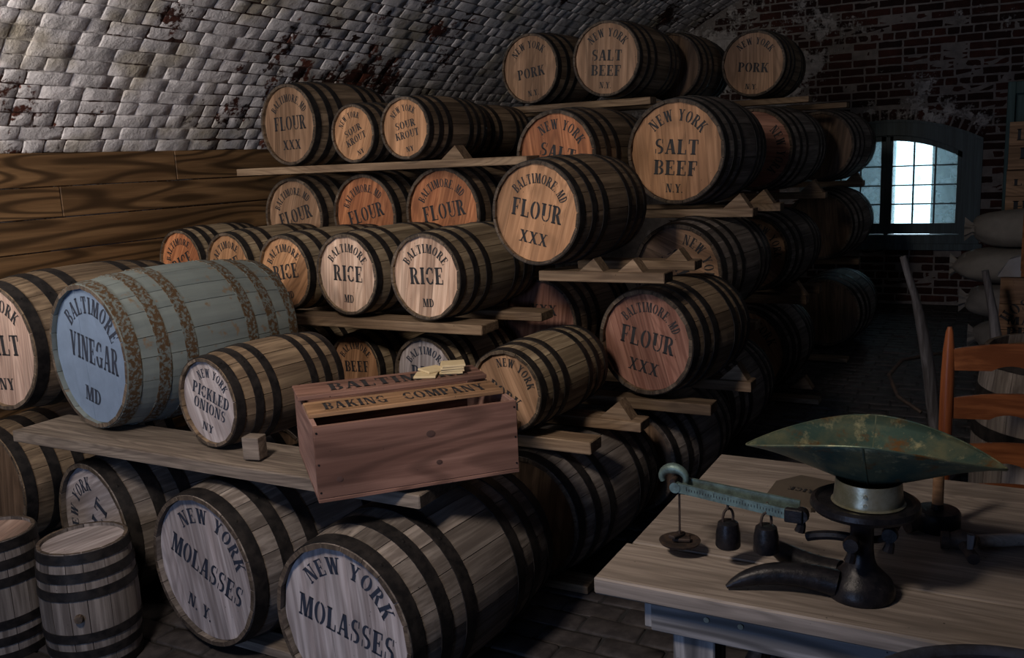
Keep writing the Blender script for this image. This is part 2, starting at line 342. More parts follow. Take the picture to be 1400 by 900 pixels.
def layout(kind):
    a=text_arc; l=text_line
    ny=lambda rad,span,cap: [a('NEW',rad,span*.42,cap,90+span*.29),a('YORK',rad,span*.50,cap,90-span*.25)]
    balt=[a('BALTIMORE.',.58,96,.19,101),a('MD',.58,20,.19,38)]
    if kind=='RICE': return [a('BALTIMORE',.56,124,.21),l('RICE',0,-.18,.40,.98),l('MD',0,-.72,.20,.32)]
    if kind=='FLOUR': return balt+[l('FLOUR',0,-.13,.35,1.17),l('XXX',0,-.62,.24,.66)]
    if kind=='SALT BEEF': return ny(.60,104,.22)+[l('SALT',.0,-.05,.29,.92),l('BEEF',0,-.46,.29,.92),l('N.Y.',0,-.80,.17,.36)]
    if kind=='PORK': return ny(.60,104,.21)+[l('PORK',0,-.26,.29,.98),l('N.Y.',0,-.80,.17,.40)]
    if kind=='SOUR KROUT': return ny(.56,96,.21)+[l('SOUR',0,.0,.24,.84),l('KROUT',0,-.33,.24,.98),l('NY',0,-.78,.17,.32)]
    if kind=='PICKLED ONIONS': return ny(.56,96,.20)+[l('PICKLED',0,.02,.28,1.27),l('ONIONS',0,-.30,.26,1.10),l('NY',0,-.74,.19,.38)]
    if kind=='VINEGAR': return [a('BALTIMORE',.60,118,.24),l('VINEGAR',.05,-.12,.37,1.24),l('MD',0,-.70,.22,.40)]
    if kind=='MOLASSES': return ny(.62,118,.20)+[l('MOLASSES',0,-.14,.29,1.44),l('N. Y.',0,-.72,.19,.48)]
    if kind=='SALT': return ny(.58,108,.21)+[l('SALT',0,-.14,.33,1.0),l('NY',0,-.70,.19,.38)]
    if kind=='BEEF': return [a('BALTIMORE',.56,120,.21),l('BEEF',0,-.14,.33,1.0),l('MD',0,-.74,.18,.30)]
    if kind=='XXX': return [l('XXX',.1,.17,.24,.72)]
    return []

# ------------------------------------------------------------------ barrels
NB=20
def prof(R,Rb,t): return R+(Rb-R)*(1-abs(2*t-1)**2.1)
def barrel(x,y,h,yaw,R,L,kind,rot,head,stave,label,loc_z=None,group='casks stacked on their sides',name='barrel',up=False,cat='barrel',bul=1.13,nst=NB,bung=False,roll=None,ink=None,hoopmat=None,depth=.018,th_=0):
    """axis from (x,y) along yaw; h = height of the axis above the ground plane z=0"""
    Rb=R*bul; th=(.013 if R>.2 else .0095) if not th_ else th_
    if up: root=empty(name,(x,y,0),rot=(0,0,math.radians(yaw)))
    else: root=empty(name,(x,y,h-Rb),-math.radians(yaw))
    tag(root,label,cat,group)
    H=Rb
    roll=random.uniform(0,6) if roll is None else roll
    def put(nm,me,ang=0):
        if up:  # barrel axis along +Z, front head at top (y=0 -> z=L)
            o=link(nm,me,root); o.rotation_mode='QUATERNION'
            q=Matrix(((1,0,0),(0,0,1),(0,-1,0))).to_quaternion()  # y -> -z
            o.rotation_quaternion=q@Matrix.Rotation(ang,3,'Y').to_quaternion(); o.location=(0,0,L)
            return o
        return link(nm,me,root,(0,0,H),(0,ang,0))
    # staves: five widths, each mesh shared by the staves of that width
    ws=[.84,.93,1.0,1.07,1.16]; order=[ws[(i*2+i//5)%5] for i in range(nst)]; tot=sum(order); cache={}
    seg=8; ang=roll
    for wd in order:
        dth=2*PI*wd/tot
        if wd not in cache:
            vs=[];fs=[]; a0=dth/2-.0009/R*1.2
            for i in range(seg+1):
                t=i/seg; r=prof(R,Rb,t)
                for a in (-a0,-a0*.4,a0*.4,a0): vs.append((r*math.sin(a),L*t,r*math.cos(a)))
                for a in (a0,-a0): vs.append(((r-th)*math.sin(a),L*t,(r-th)*math.cos(a)))
            for i in range(seg):
                for k in range(6):
                    a,b_=i*6+k,i*6+(k+1)%6; fs.append((a,b_,b_+6,a+6))
            fs.append((5,4,3,2,1,0)); fs.append(tuple(seg*6+k for k in range(6)))
            me=mesh('stave',vs,fs,M_stave[stave]); me.materials.append(M_chime)
            for fi in (len(fs)-1,len(fs)-2): me.polygons[fi].material_index=1
            cache[wd]=me
        put('stave',cache[wd],ang+dth/2); ang+=dth
    # hoops
    hw=(.038 if R>.2 else .031)*(1.2 if R>.245 else 1)
    hm=hoopmat or M_hoop
    for t0 in (.006,.15,.29,.71-hw/L,.85-hw/L,.994-hw/L):
        vs=[];fs=[]; sg=40
        t1=t0+hw/L
        for r,t in ((prof(R,Rb,t0)+.0005,t0),(prof(R,Rb,t0)+.0035,t0),(prof(R,Rb,t1)+.0035,t1),(prof(R,Rb,t1)+.0005,t1)):
            for k in range(sg): a=2*PI*k/sg; vs.append((r*math.cos(a),L*t,r*math.sin(a)))
        for i in range(3):
            for k in range(sg): a,b_=i*sg+k,i*sg+(k+1)%sg; fs.append((a,b_,b_+sg,a+sg))
        # rivets on the lap joint
        if R>.14:
            for rr in (-.012,.012):
                aa=random.uniform(.9,1.1); a=aa+rr/R*1.2; r=(prof(R,Rb,t0)+prof(R,Rb,t1))/2+.0035; c=Vector((r*math.cos(a),L*(t0+t1)/2,r*math.sin(a))); nrm=Vector((math.cos(a),0,math.sin(a))); u=Vector((0,1,0)); v_=nrm.cross(u)
                n0=len(vs)
                for k in range(6): vs.append(c+(u*math.cos(k*PI/3)+v_*math.sin(k*PI/3))*.006)
                vs.append(c+nrm*.003)
                for k in range(6): fs.append((n0+k,n0+(k+1)%6,n0+6))
        hme=mesh('hoop',vs,fs,hm,True); hme.set_sharp_from_angle(angle=.6); put('hoop',hme)
    # heads of boards
    Rh=R-th-.0005; nb=5 if R>.16 else 4
    gr=(rot if kind else 0)+random.choice((0,.15,-.12,.5 if head in('tan','red') else .1))
    for side in (0,1):
        if side and not up: 
            put('back_head',G().lathe([(Rh,L-depth-.012),(Rh,L-depth)],24,axis='Y').obj('tmp',M_head['dark']).data); bpy.data.objects.remove(bpy.data.objects['tmp']); continue
        if side: continue
        cuts=[-1]+[(-1+2*(i+1)/nb)+random.uniform(-.06,.06) for i in range(nb-1)]+[1]
        for i in range(nb):
            x0,x1=cuts[i]*Rh+.0003,cuts[i+1]*Rh-.0003; pts=[]
            n=7
            xs=[x0+(x1-x0)*k/(n-1) for k in range(n)]
            top=[(xx,math.sqrt(max(Rh*Rh-xx*xx,0))) for xx in xs]; pts=top+[(xx,-zz) for xx,zz in reversed(top)]
            cl=[]
            for p in pts:
                if not cl or (abs(p[0]-cl[-1][0])+abs(p[1]-cl[-1][1]))>1e-6: cl.append(p)
            if (abs(cl[0][0]-cl[-1][0])+abs(cl[0][1]-cl[-1][1]))<1e-6: cl.pop()
            g=G().prism(cl,depth+random.uniform(-.0003,.0003),depth+.012)
            me=mesh('head_board',g.v,g.f,M_head[head])
            put('head_board',me,gr)
    if kind:
        rr=rot
        ps=layout(kind)
        if up: pass
        else: 
            for wp in ps: letters(wp,R*.99,rr,depth-.0012,ink or M_ink,root,H)
    if bung:
        g=G().lathe([(.014,-.01),(.014,.012),(.012,.016)],12)
        o=g.obj('bung',M_chime,root,smooth=False); a=math.radians(bung); t=.5; r=Rb
        o.location=(r*math.cos(a),r*math.sin(a),L*.50); o.rotation_euler=(0,PI/2,a)
    return root
D=math.radians
BR=[ # x,y,hc,yaw,R,L,text,rot(deg),head,stave,label
(-3.53,2.172,.93,1,.255,.8,'SALT',3,'pink','brown','large brown cask stencilled SALT cut by the left edge, beside the blue cask'),
(-2.932,2.136,.939,8.9,.265,.76,'VINEGAR',-10,'blue','blue','large blue painted cask with rusty hoops, stencilled VINEGAR'),
(-2.331,2.122,.822,7.2,.152,.49,'PICKLED ONIONS',-16,'lavender','brown','small cask stencilled PICKLED ONIONS on the front shelf'),
(-2.96,2.087,.283,9.9,.254,.76,'SALT',60,'lavender','grey','grey floor cask with sideways lettering behind the small upright keg'),
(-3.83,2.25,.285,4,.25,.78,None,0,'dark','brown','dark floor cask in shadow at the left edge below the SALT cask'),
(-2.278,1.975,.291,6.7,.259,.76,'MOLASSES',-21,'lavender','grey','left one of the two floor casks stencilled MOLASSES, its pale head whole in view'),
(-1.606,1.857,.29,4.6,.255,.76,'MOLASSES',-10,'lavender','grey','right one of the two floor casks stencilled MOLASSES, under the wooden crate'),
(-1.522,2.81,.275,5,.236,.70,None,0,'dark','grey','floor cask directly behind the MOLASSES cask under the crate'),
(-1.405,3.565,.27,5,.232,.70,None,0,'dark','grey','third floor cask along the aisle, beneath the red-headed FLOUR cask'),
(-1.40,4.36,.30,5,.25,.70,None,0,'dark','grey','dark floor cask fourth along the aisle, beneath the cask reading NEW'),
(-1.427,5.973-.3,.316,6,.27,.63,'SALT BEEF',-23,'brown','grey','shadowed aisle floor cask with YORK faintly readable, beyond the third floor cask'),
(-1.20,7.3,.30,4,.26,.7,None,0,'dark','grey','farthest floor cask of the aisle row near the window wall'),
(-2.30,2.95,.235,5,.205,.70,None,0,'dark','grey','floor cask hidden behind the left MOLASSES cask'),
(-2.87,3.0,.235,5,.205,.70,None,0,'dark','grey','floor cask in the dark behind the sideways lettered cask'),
(-2.087,3.107,1.12,3.9,.177,.60,'RICE',1,'rice','pale','largest and rightmost cask stencilled RICE'),
(-2.505,3.123,1.12,5.5,.175,.60,'RICE',-2,'rice','pale','second RICE cask from the right, head upright and pale'),
(-2.90,3.17,1.115,6.5,.170,.60,'RICE',8,'tan','pale','middle RICE cask of the row of five'),
(-3.399,3.319,1.113,7.8,.170,.54,'RICE',20,'tan','pale','fourth RICE cask from the right with tilted lettering'),
(-3.853,3.433,1.115,5.2,.172,.46,'RICE',24,'orange','pale','leftmost RICE cask against the wooden wall boards'),
(-3.49,3.935,1.315,3.2,.214,.62,'FLOUR',14,'brown','brown','leftmost FLOUR cask of the row behind the RICE casks, dull brown head'),
(-3.02,3.957,1.318,4,.216,.62,'FLOUR',14,'orange','brown','second FLOUR cask behind the RICE casks with split orange head'),
(-2.515,3.939,1.327,3,.226,.62,'FLOUR',9,'orange','brown','third FLOUR cask behind the RICE casks with wide orange head'),
(-1.61,3.185,1.37,6.8,.2,.56,'FLOUR',-11,'tan','brown','FLOUR cask with lit tan head right above the rightmost RICE cask'),
(-3.581,4.054,1.825,6.8,.222,.62,'FLOUR',1,'brown','brown','FLOUR XXX cask on the upper plank against the brick vault'),
(-2.987,3.866,1.746,5,.146,.5,'SOUR KROUT',22,'tan','brown','left SOUR KROUT cask, smaller in view, lettering tilted up'),
(-2.571,3.733,1.750,3.3,.146,.51,'SOUR KROUT',10,'tan','brown','right SOUR KROUT cask resting by a wedge on the upper plank'),
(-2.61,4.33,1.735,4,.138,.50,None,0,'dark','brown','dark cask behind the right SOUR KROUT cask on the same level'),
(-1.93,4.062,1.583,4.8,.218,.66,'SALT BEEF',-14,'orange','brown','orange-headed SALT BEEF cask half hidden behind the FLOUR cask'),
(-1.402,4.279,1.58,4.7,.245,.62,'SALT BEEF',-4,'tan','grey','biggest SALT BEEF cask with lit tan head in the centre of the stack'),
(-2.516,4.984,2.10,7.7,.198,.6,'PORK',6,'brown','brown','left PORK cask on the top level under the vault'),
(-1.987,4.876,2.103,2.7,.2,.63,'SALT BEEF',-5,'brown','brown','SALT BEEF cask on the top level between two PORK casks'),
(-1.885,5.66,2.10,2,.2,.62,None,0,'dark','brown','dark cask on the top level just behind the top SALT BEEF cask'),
(-1.433,5.938,2.10,2,.197,.55,'PORK',-6,'brown','brown','right PORK cask on the top level near the back wall'),
(-1.242,3.383,.838,10.5,.211,.52,'FLOUR',-10,'red','brown','FLOUR XXX cask with reddish head low on the aisle side'),
(-1.357,4.147,1.02,6.8,.224,.66,'SALT BEEF',-62,'brown','grey','cask with rotated NEW lettering behind a wedge below the biggest SALT BEEF cask'),
(-1.904,3.767,.825,6,.2,.56,'XXX',-1,'red','brown','dim cask with only XXX readable behind the rightmost RICE cask'),
(-1.555,2.784,.76,4.6,.150,.52,'PORK',-30,'brown','pale','small cask with part of YORK readable right of the crate'),
(-2.644,3.311,.655,7.4,.158,.56,'BEEF',4,'tan','pale','cask with BALTIMORE arch over BEEF behind the crate, left of the pair'),
(-2.213,3.246,.665,4.6,.166,.50,'RICE',-2,'lavender','pale','cask with pale head and BALTIMORE arch behind the crackers'),
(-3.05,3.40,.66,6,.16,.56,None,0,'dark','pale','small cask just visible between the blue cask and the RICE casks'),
(-1.301,5.363,.975,6,.217,.66,'PORK',-48,'brown','grey','second level aisle cask with ORK faintly readable, behind the NEW cask'),
(-1.362,5.644,1.572,6,.240,.72,'SALT BEEF',-94,'red','grey','third level aisle cask with sideways reddish head behind the biggest SALT BEEF cask'),
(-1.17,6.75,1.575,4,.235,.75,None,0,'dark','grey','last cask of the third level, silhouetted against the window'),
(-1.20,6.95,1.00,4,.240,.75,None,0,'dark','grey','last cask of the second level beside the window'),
]
for (x,y,h,yaw,R,L,kind,rot,head,st,label) in BR:
    blue=head=='blue'
    nm='small_cask' if R<.18 else 'barrel'
    barrel(x,y,h,yaw,R,L,kind,D(rot),head,st,label,name=nm,bul=1.09 if st in('pale',) or kind=='FLOUR' or h>1.2 else 1.12,nst=20 if R>.18 else 16,ink=M_inkblue if (blue or head=='lavender') else M_ink,hoopmat=M_rusthoop if blue else None,depth=.02 if R>.2 else .015,cat='barrel')
# upright kegs front left, big upright barrel behind the chair, barrel rim in front of the table
barrel(-2.624,1.809,0,0,.138,.42,None,0,'lavender','grey','small upright keg with black hoops and a round bung, nearest on the left',up=True,name='upright_keg',group='upright kegs at the front left',bul=1.10,nst=16,bung=-50,depth=.012,cat='keg')
barrel(-2.985,1.72,0,40,.138,.42,None,0,'pink','grey','small upright keg cut by the left edge of the picture',up=True,name='upright_keg',group='upright kegs at the front left',bul=1.10,nst=16,depth=.012,cat='keg')
barrel(.235,3.50,0,0,.275,.88,None,0,'dark','grey','large upright barrel standing behind the orange chair',up=True,name='upright_barrel',group=None,bul=1.12,nst=20,depth=.03)

# ------------------------------------------------------------------ planks and wedges of the stack
def plank(x0,x1,y,zt,wd,th,label,mat=None,rz=0,group='planks carrying the casks'):
    g=G().box(x0-x0,x1-x0,0,wd,-th,0,.003,.001)
    o=g.obj('plank',mat or M_plank,None,(x0,y,zt),(0,0,rz)); tag(o,label,'plank',group); return o
P=plank
P(-3.26,-1.42,2.02,.658,.24,.042,'long front shelf plank carrying the SALT and VINEGAR casks',M_plankw)
P(-3.85,-1.50,2.76,.652,.12,.035,'rear shelf plank running behind the front shelf plank')
P(-1.80,-1.25,2.84,.585,.10,.045,'short plank end jutting out right of the crate')
P(-1.80,-1.17,3.13,.585,.10,.040,'plank with a wedge behind the small YORK cask')
P(-1.75,-.98,3.40,.60,.09,.045,'pale plank end under the front of the red-headed FLOUR cask')
P(-1.75,-.92,3.80,.60,.09,.045,'pale plank end under the rear of the red-headed FLOUR cask')
P(-1.62,-1.10,3.22,1.14,.10,.04,'plank carrying two wedges under the lit tan FLOUR cask')
P(-1.62,-1.10,3.60,1.14,.10,.038,'plank with one pale wedge behind the two-wedge plank')
P(-2.30,-1.05,4.36,1.302,.10,.04,'plank under the front of the biggest SALT BEEF cask')
P(-2.30,-1.00,4.72,1.302,.10,.04,'plank under the rear of the biggest SALT BEEF cask')
P(-1.80,-1.02,4.30,.765,.10,.04,'plank under the front of the cask reading NEW')
P(-1.80,-1.00,5.44,.72,.10,.05,'plank under the front of the ORK cask')
P(-1.80,-1.00,5.87,.72,.10,.05,'plank under the rear of the ORK cask')
P(-1.80,-1.00,6.02,1.29,.10,.04,'plank under the third level cask with the sideways head')
P(-1.60,-.96,7.30,.72,.10,.04,'plank under the last second level cask')
P(-1.60,-.97,7.50,1.30,.12,.04,'plank end with wedge silhouetted against the window')
P(-1.90,-1.10,5.98,1.882,.12,.035,'pale plank under the right PORK cask')
P(-1.90,-1.02,6.95,1.87,.12,.035,'farthest plank on the top level')
P(-2.95,-1.74,4.90,1.882,.10,.04,'plank under the two left casks of the top level')
P(-2.95,-1.72,5.35,1.882,.10,.04,'rear plank of the top level behind the left PORK cask')
P(-3.75,-1.95,3.80,1.592,.14,.038,'long sloping-looking plank under the SOUR KROUT casks')
P(-4.0,-1.74,4.16,1.590,.14,.030,'rear plank whose end shows below the orange SALT BEEF cask')
P(-4.05,-1.84,3.13,.925,.14,.04,'plank under the heads of the RICE casks')
P(-4.05,-1.74,3.47,.925,.12,.04,'plank under the middle of the RICE casks')
P(-4.1,-2.2,4.02,1.09,.12,.04,'plank under the FLOUR casks behind the RICE casks')
P(-3.3,-1.95,3.36,.49,.12,.035,'plank under the BALTIMORE casks behind the crate')
P(-1.90,-.96,5.69,.034,.10,.032,'floor timber poking out below the shadowed aisle cask')
P(-1.90,-1.28,2.84,.034,.10,.032,'floor timber end beside the table leg')
P(-2.30,-1.60,2.04,.030,.09,.030,'floor timber between the two MOLASSES casks',M_plankw)
P(-1.60,-.97,6.9,.034,.10,.032,'farthest floor timber of the aisle row')
def wedge(x,y,z,w_=.11,h=.06,d=.08,label='',flip=False,mat=None):
    s=-1 if flip else 1
    poly=[(-w_/2,0),(w_/2,0),(s*w_*.12,h)]
    o=G().prism(poly,0,d).obj('wedge',mat or M_plank,None,(x,y,z)); tag(o,label,'wedge','wooden wedges under the casks')
W=wedge
W(-1.40,3.235,1.14,.10,.05,.07,'left wedge on the plank under the lit tan FLOUR cask')
W(-1.24,3.235,1.14,.10,.05,.07,'right wedge on the plank under the lit tan FLOUR cask')
W(-1.18,3.60,1.14,.10,.05,.07,'pale wedge in front of the NEW lettering')
W(-1.13,4.37,1.302,.13,.07,.07,'wedge at the right of the biggest SALT BEEF cask, on the near plank')
W(-1.10,4.73,1.302,.13,.07,.07,'wedge right of the biggest SALT BEEF cask, on the rear plank')
W(-1.28,3.15,.585,.13,.07,.07,'wedge right of the small YORK cask')
W(-1.00,3.82,.60,.12,.07,.07,'wedge behind the red-headed FLOUR cask')
W(-1.08,5.46,.72,.15,.08,.08,'wedge beside the ORK cask')
W(-1.09,6.04,1.29,.14,.08,.08,'wedge beside the third level cask with sideways head')
W(-1.04,7.53,1.30,.12,.07,.08,'wedge silhouetted in front of the window')
W(-2.36,3.82,1.592,.13,.065,.08,'wedge beside the right SOUR KROUT cask')
W(-1.10,5.87,.05,.14,.08,.08,'floor wedge beside the shadowed aisle cask')
o=G().box(-.03,.03,0,.05,0,.075,.002).obj('wedge',M_plankw,None,(-2.10,2.07,.665),(0,0,.2)); tag(o,'small upright block beside the PICKLED ONIONS cask','wedge','wooden wedges under the casks')

# ------------------------------------------------------------------ setting: vault, walls, floor
XC,ZC,RV=-.9,-.59,3.98; XL=-4.15; XR=2.35; ZS=1.71; YB=9.7; YF=-2.6
TH0=math.acos((XL-XC)/RV)  # angle of the springing
def vp(th,y,r=RV): return (XC+r*math.cos(th),y,ZC+r*math.sin(th))
TH1=PI-TH0
# vault shell
g=G(); n=48
ths=[TH0+.06+(TH1-TH0-.12)*i/n for i in range(n+1)]
vs=[vp(t,y,r) for r in (RV+.0045,RV+.25) for y in (YF-.1,YB+.3) for t in ths]
k=n+1; fs=[]
for i in range(n): fs+=[(i,i+1,k+i+1,k+i),(2*k+i,3*k+i,3*k+i+1,2*k+i+1)]
g.add(vs,fs); ceil=g.obj('ceiling',M_vaultm); tag(ceil,kind='structure'); ceil['label']='whitewashed brick barrel vault'
# brick meshes: front face at +Z local, long axis X
def brickgeo(l,h,d,seed,rough=.0035):
    rnd=random.Random(seed); j=lambda a: rnd.uniform(-a,a)
    us=(-1,-.955,-.35,.3,.955,1); vv=(-1,-.86,0,.86,1) 
    if l<.13: us=(-1,-.90,0,.90,1)
    nu=len(us); vs=[]
    ju=[[(j(rough),j(rough),j(.0018)) for _ in us] for _ in vv]
    for a_,v in enumerate(vv):
        for b_,u in enumerate(us):
            e=(abs(u)==1)+(abs(v)==1); q=ju[a_][b_]
            k=.0 if e==0 else (-.0025 if e==1 else -.0045)
            sh=.985 if e==2 else 1
            vs.append((u*l/2*sh+q[0],v*h/2*(.93 if e==2 else 1)+q[1]*.8,k+q[2]))
    fs=[(a_*nu+b_,a_*nu+b_+1,(a_+1)*nu+b_+1,(a_+1)*nu+b_) for a_ in range(4) for b_ in range(nu-1)]
    edge=[b_ for b_ in range(nu)]+[a_*nu+nu-1 for a_ in range(1,5)]+[4*nu+b_ for b_ in range(nu-2,-1,-1)]+[a_*nu for a_ in range(3,0,-1)]
    n=len(vs)
    for i in edge: vs.append((vs[i][0],vs[i][1],-.03))
    m=len(edge)
    for i in range(m): fs.append((edge[i],n+i,n+(i+1)%m,edge[(i+1)%m]))
    return vs,fs
CH=.076; BL=.226
def brick_field(parent,places,mat,kinds,name='brick',limit=300):
    """places: (matrix, kind, pos); 300 largest in view are parts, the rest one stuff mesh"""
    sc=[]
    for i,(mt,kd) in enumerate(places):
        p=proj(mt.translation)
        vis=-1
        if p and -10<p[0]<1410 and -10<p[1]<910: vis=1/p[2]
        sc.append((vis,i))
    sc.sort(reverse=True); own=set(i for v,i in sc[:limit] if v>0)
    lib={}
    g=G()
    for i,(mt,kd) in enumerate(places):
        sd=i%6
        if (kd,sd) not in lib:
            vs,fs=brickgeo(*kinds[kd],seed=hash((kd,sd))%1000 if False else kd*17+sd)
            lib[(kd,sd)]=(vs,fs,mesh(name,vs,fs,mat,True))
        vs,fs,me=lib[(kd,sd)]
        if i in own:
            o=bpy.data.objects.new(name,me); C.objects.link(o); o.matrix_world=mt; o.parent=parent; o.matrix_parent_inverse=parent.matrix_world.inverted()
        else: g.add([mt@Vector(v) for v in vs],fs)
    if g.v:
        me=mesh('brickwork',g.v,g.f,mat,True); o=link('brickwork',me,parent); o['kind']='stuff'
pl=[]; rows=int((TH0-TH1)*RV/CH)
dth=CH/RV
for r in range(rows):
    th=TH0-(r+.5)*dth
    if XC+RV*math.cos(th)>1.2: break
    # mixed bond: header courses and stretcher courses
    header=(r%4==2); y=2.2+random.uniform(0,.2)
    nrm=Vector((-math.cos(th),0,-math.sin(th))); tx=Vector((0,-1,0)); ty=nrm.cross(tx)
    while y<YB-.05:
        kd=1 if (header and random.random()<.85) or (not header and random.random()<.28) else 0
        ln=BL if kd==0 else .112
        p=Vector(vp(th,y+ln/2,RV))+nrm*random.uniform(-.003,.004)
        mt=Matrix((tx,ty,nrm)).transposed().to_4x4(); mt.translation=p
        mt=mt@Matrix.Rotation(random.uniform(-.012,.012),4,'Z')
        q=proj(p)
        if q and -60<q[0]<1460 and q[1]<300 : pl.append((mt,kd))
        y+=ln
KV=[(BL-.006,CH-.006,.05),(.112-.006,CH-.006,.05)]
brick_field(ceil,pl,M_vault,KV)
# left wall: masonry slab with old boards, each board a part
wl=G().box(XL-.3,XL,YF,YB+.02,0,ZS).obj('wall_left',M_vaultm); tag(wl,kind='structure'); wl['label']='left wall lined with wide pine boards'
zz=ZS; bi=0
joints=[[3.72,6.3],[2.98,5.7],[5.2],[4.3,6.9],[2.7,5.4],[4.6],[3.6,6.1],[5.0],[4.0],[3.0]]
bh=[.166,.152,.16,.17,.165,.175,.17,.17,.17,.17]
for bi in range(10):
    z1=zz; z0=max(zz-bh[bi]+.005,.002); ys=[1.2]+joints[bi]+[8.6]
    for a,b_ in zip(ys[:-1],ys[1:]):
        g=G().box(-.022,0,-(b_-a)/2+.002,(b_-a)/2-.002,-(z1-z0)/2,(z1-z0)/2,.003,.0008)
        g.obj('board',M_wall_board,wl,(XL+.022+random.uniform(0,.004),(a+b_)/2,(z0+z1)/2))
    zz-=bh[bi]
    if zz<.02: break
# right and front walls
wr=G().box(XR,XR+.3,YF,YB+.02,0,ZS).obj('wall_right',M_vaultm); tag(wr,kind='structure')
wf=G().box(XL-.3,XR+.3,YF-.3,YF,0,3.7).obj('wall_front',M_vaultm); tag(wf,kind='structure')
# back wall around the arched window
WX=-1.035; WHW=.825; WZ0=.58; WR=1.73; WCZ=1.78-WR; GR=1.26; GCZ=1.59-GR
def arch(x,r=WR,cz=WCZ): return cz+math.sqrt(max(r*r-(x-WX)**2,0))
def garch(x,d=0): return GCZ+math.sqrt(GR*GR-(x-WX)**2)+d
g=G()
X0,X1=WX-WHW,WX+WHW
def slab(x0,x1,z0,z1): g.box(x0,x1,YB,YB+.25,z0,z1)
slab(XL-.3,X0,0,3.9); slab(X1,XR+.3,0,3.9); slab(X0,X1,0,WZ0); slab(X0,X1,1.80,3.9)
nn=16; xs=[X0+(X1-X0)*i/nn for i in range(nn+1)]
for a,b_ in zip(xs[:-1],xs[1:]): g.prism([(a,arch(a)),(b_,arch(b_)),(b_,1.80),(a,1.80)],YB,YB+.25)
wb=g.obj('wall_back',M_backm); tag(wb,kind='structure'); wb['label']='dark red brick end wall with patches of old whitewash'
pl=[]
KB=[(BL-.015,CH-.016,.05),(.112-.015,CH-.016,.05),(.105,.062,.05)]
base=Matrix(((1,0,0),(0,0,-1),(0,1,0))).to_4x4() # local z -> -y
for r in range(44):
    z=.02+CH*(r+.5); hdr=(r%6==3); x=-3.3+(.056 if hdr else (r%2)*.113)
    while x<.55:
        kd=1 if hdr or random.random()<.16 else 0; ln=BL if kd==0 else .112
        xc=x+ln/2
        inside=(X0-ln*.3<xc<X1+ln*.3) and z>WZ0-.02 and z<arch(min(max(xc,X0),X1))+.14
        if z>ZC+math.sqrt(max(RV**2-(xc-XC)**2,0))-.04: inside=True
        if not inside:
            mt=base.copy(); mt.translation=Vector((xc,YB-.003+random.uniform(-.004,.004),z)); q=proj(mt.translation)
            if q and 680<q[0]<1440 and -60<q[1]<520: pl.append((mt,kd))
        x+=ln
# soldier arch over the window
na=22
for i in range(na):
    a=math.asin(WHW/WR); t=-a+2*a*(i+.5)/na; r_=WR+.055
    mt=Matrix.Translation((WX+r_*math.sin(t),YB-.006,WCZ+r_*math.cos(t)))@base@Matrix.Rotation(-t+PI/2,4,'Z'); pl.append((mt,2))
brick_field(wb,pl,M_back,KB)
# floor
fl=G().box(XL-.3,XR+.3,YF-.3,YB+1.3,-.1,-.008).obj('floor',M_floorm); tag(fl,kind='structure'); fl['label']='uneven dark brick paving'
pl=[]
for r in range(110):
    y=.6+r*.108; x=-3.4+(r%2)*.11
    while x<1.2:
        mt=Matrix.Translation((x+random.uniform(-.003,.003),y,random.uniform(-.005,.002)))@Matrix.Rotation(random.uniform(-.03,.03),4,'Z')@Matrix.Rotation(random.uniform(-.015,.015),4,'X')
        q=proj(mt.translation)
        if q and -60<q[0]<1460 and -60<q[1]<1000 and y<YB: pl.append((mt,0))
        x+=.218
brick_field(fl,pl,M_floorb,[(.205,.097,.03)],name='paving_brick')

# ------------------------------------------------------------------ window
win=empty('window_1',(0,0,0)); tag(win,kind='structure'); win['label']='arched blue-green two-leaf window with small panes'
def archband(g,f0,f1,x0,x1,y0,y1,n=14):
    xs=[x0+(x1-x0)*i/n for i in range(n+1)]
    for a,b_ in zip(xs[:-1],xs[1:]): g.prism([(a,f0(a)),(b_,f0(b_)),(b_,f1(b_)),(a,f1(a))],y0,y1)
g=G(); FW=.17
g.box(X0,X0+FW,YB-.02,YB+.12,WZ0,arch(X0)-.0); g.box(X1-FW,X1,YB-.02,YB+.12,WZ0,arch(X1)); 
archband(g,lambda x:garch(x,.055),arch,X0+FW-.001,X1-FW+.001,YB-.02,YB+.12)
for q0,q1 in ((X0,X0+FW),(X1-FW,X1)): archband(g,lambda x:arch(X1)-.001,lambda x:arch(x)+.001,q0,q1,YB-.02,YB+.12,5)
archband(g,lambda x:arch(x)-.012,lambda x:arch(x)+.012,X0,X1,YB-.035,YB)
g.box(X0,X1,YB-.03,YB+.12,WZ0,WZ0+.10); g.box(X0-.03,X1+.03,YB-.06,YB+.02,WZ0-.04,WZ0+.02)
g.obj('window_frame',M_frame,win)
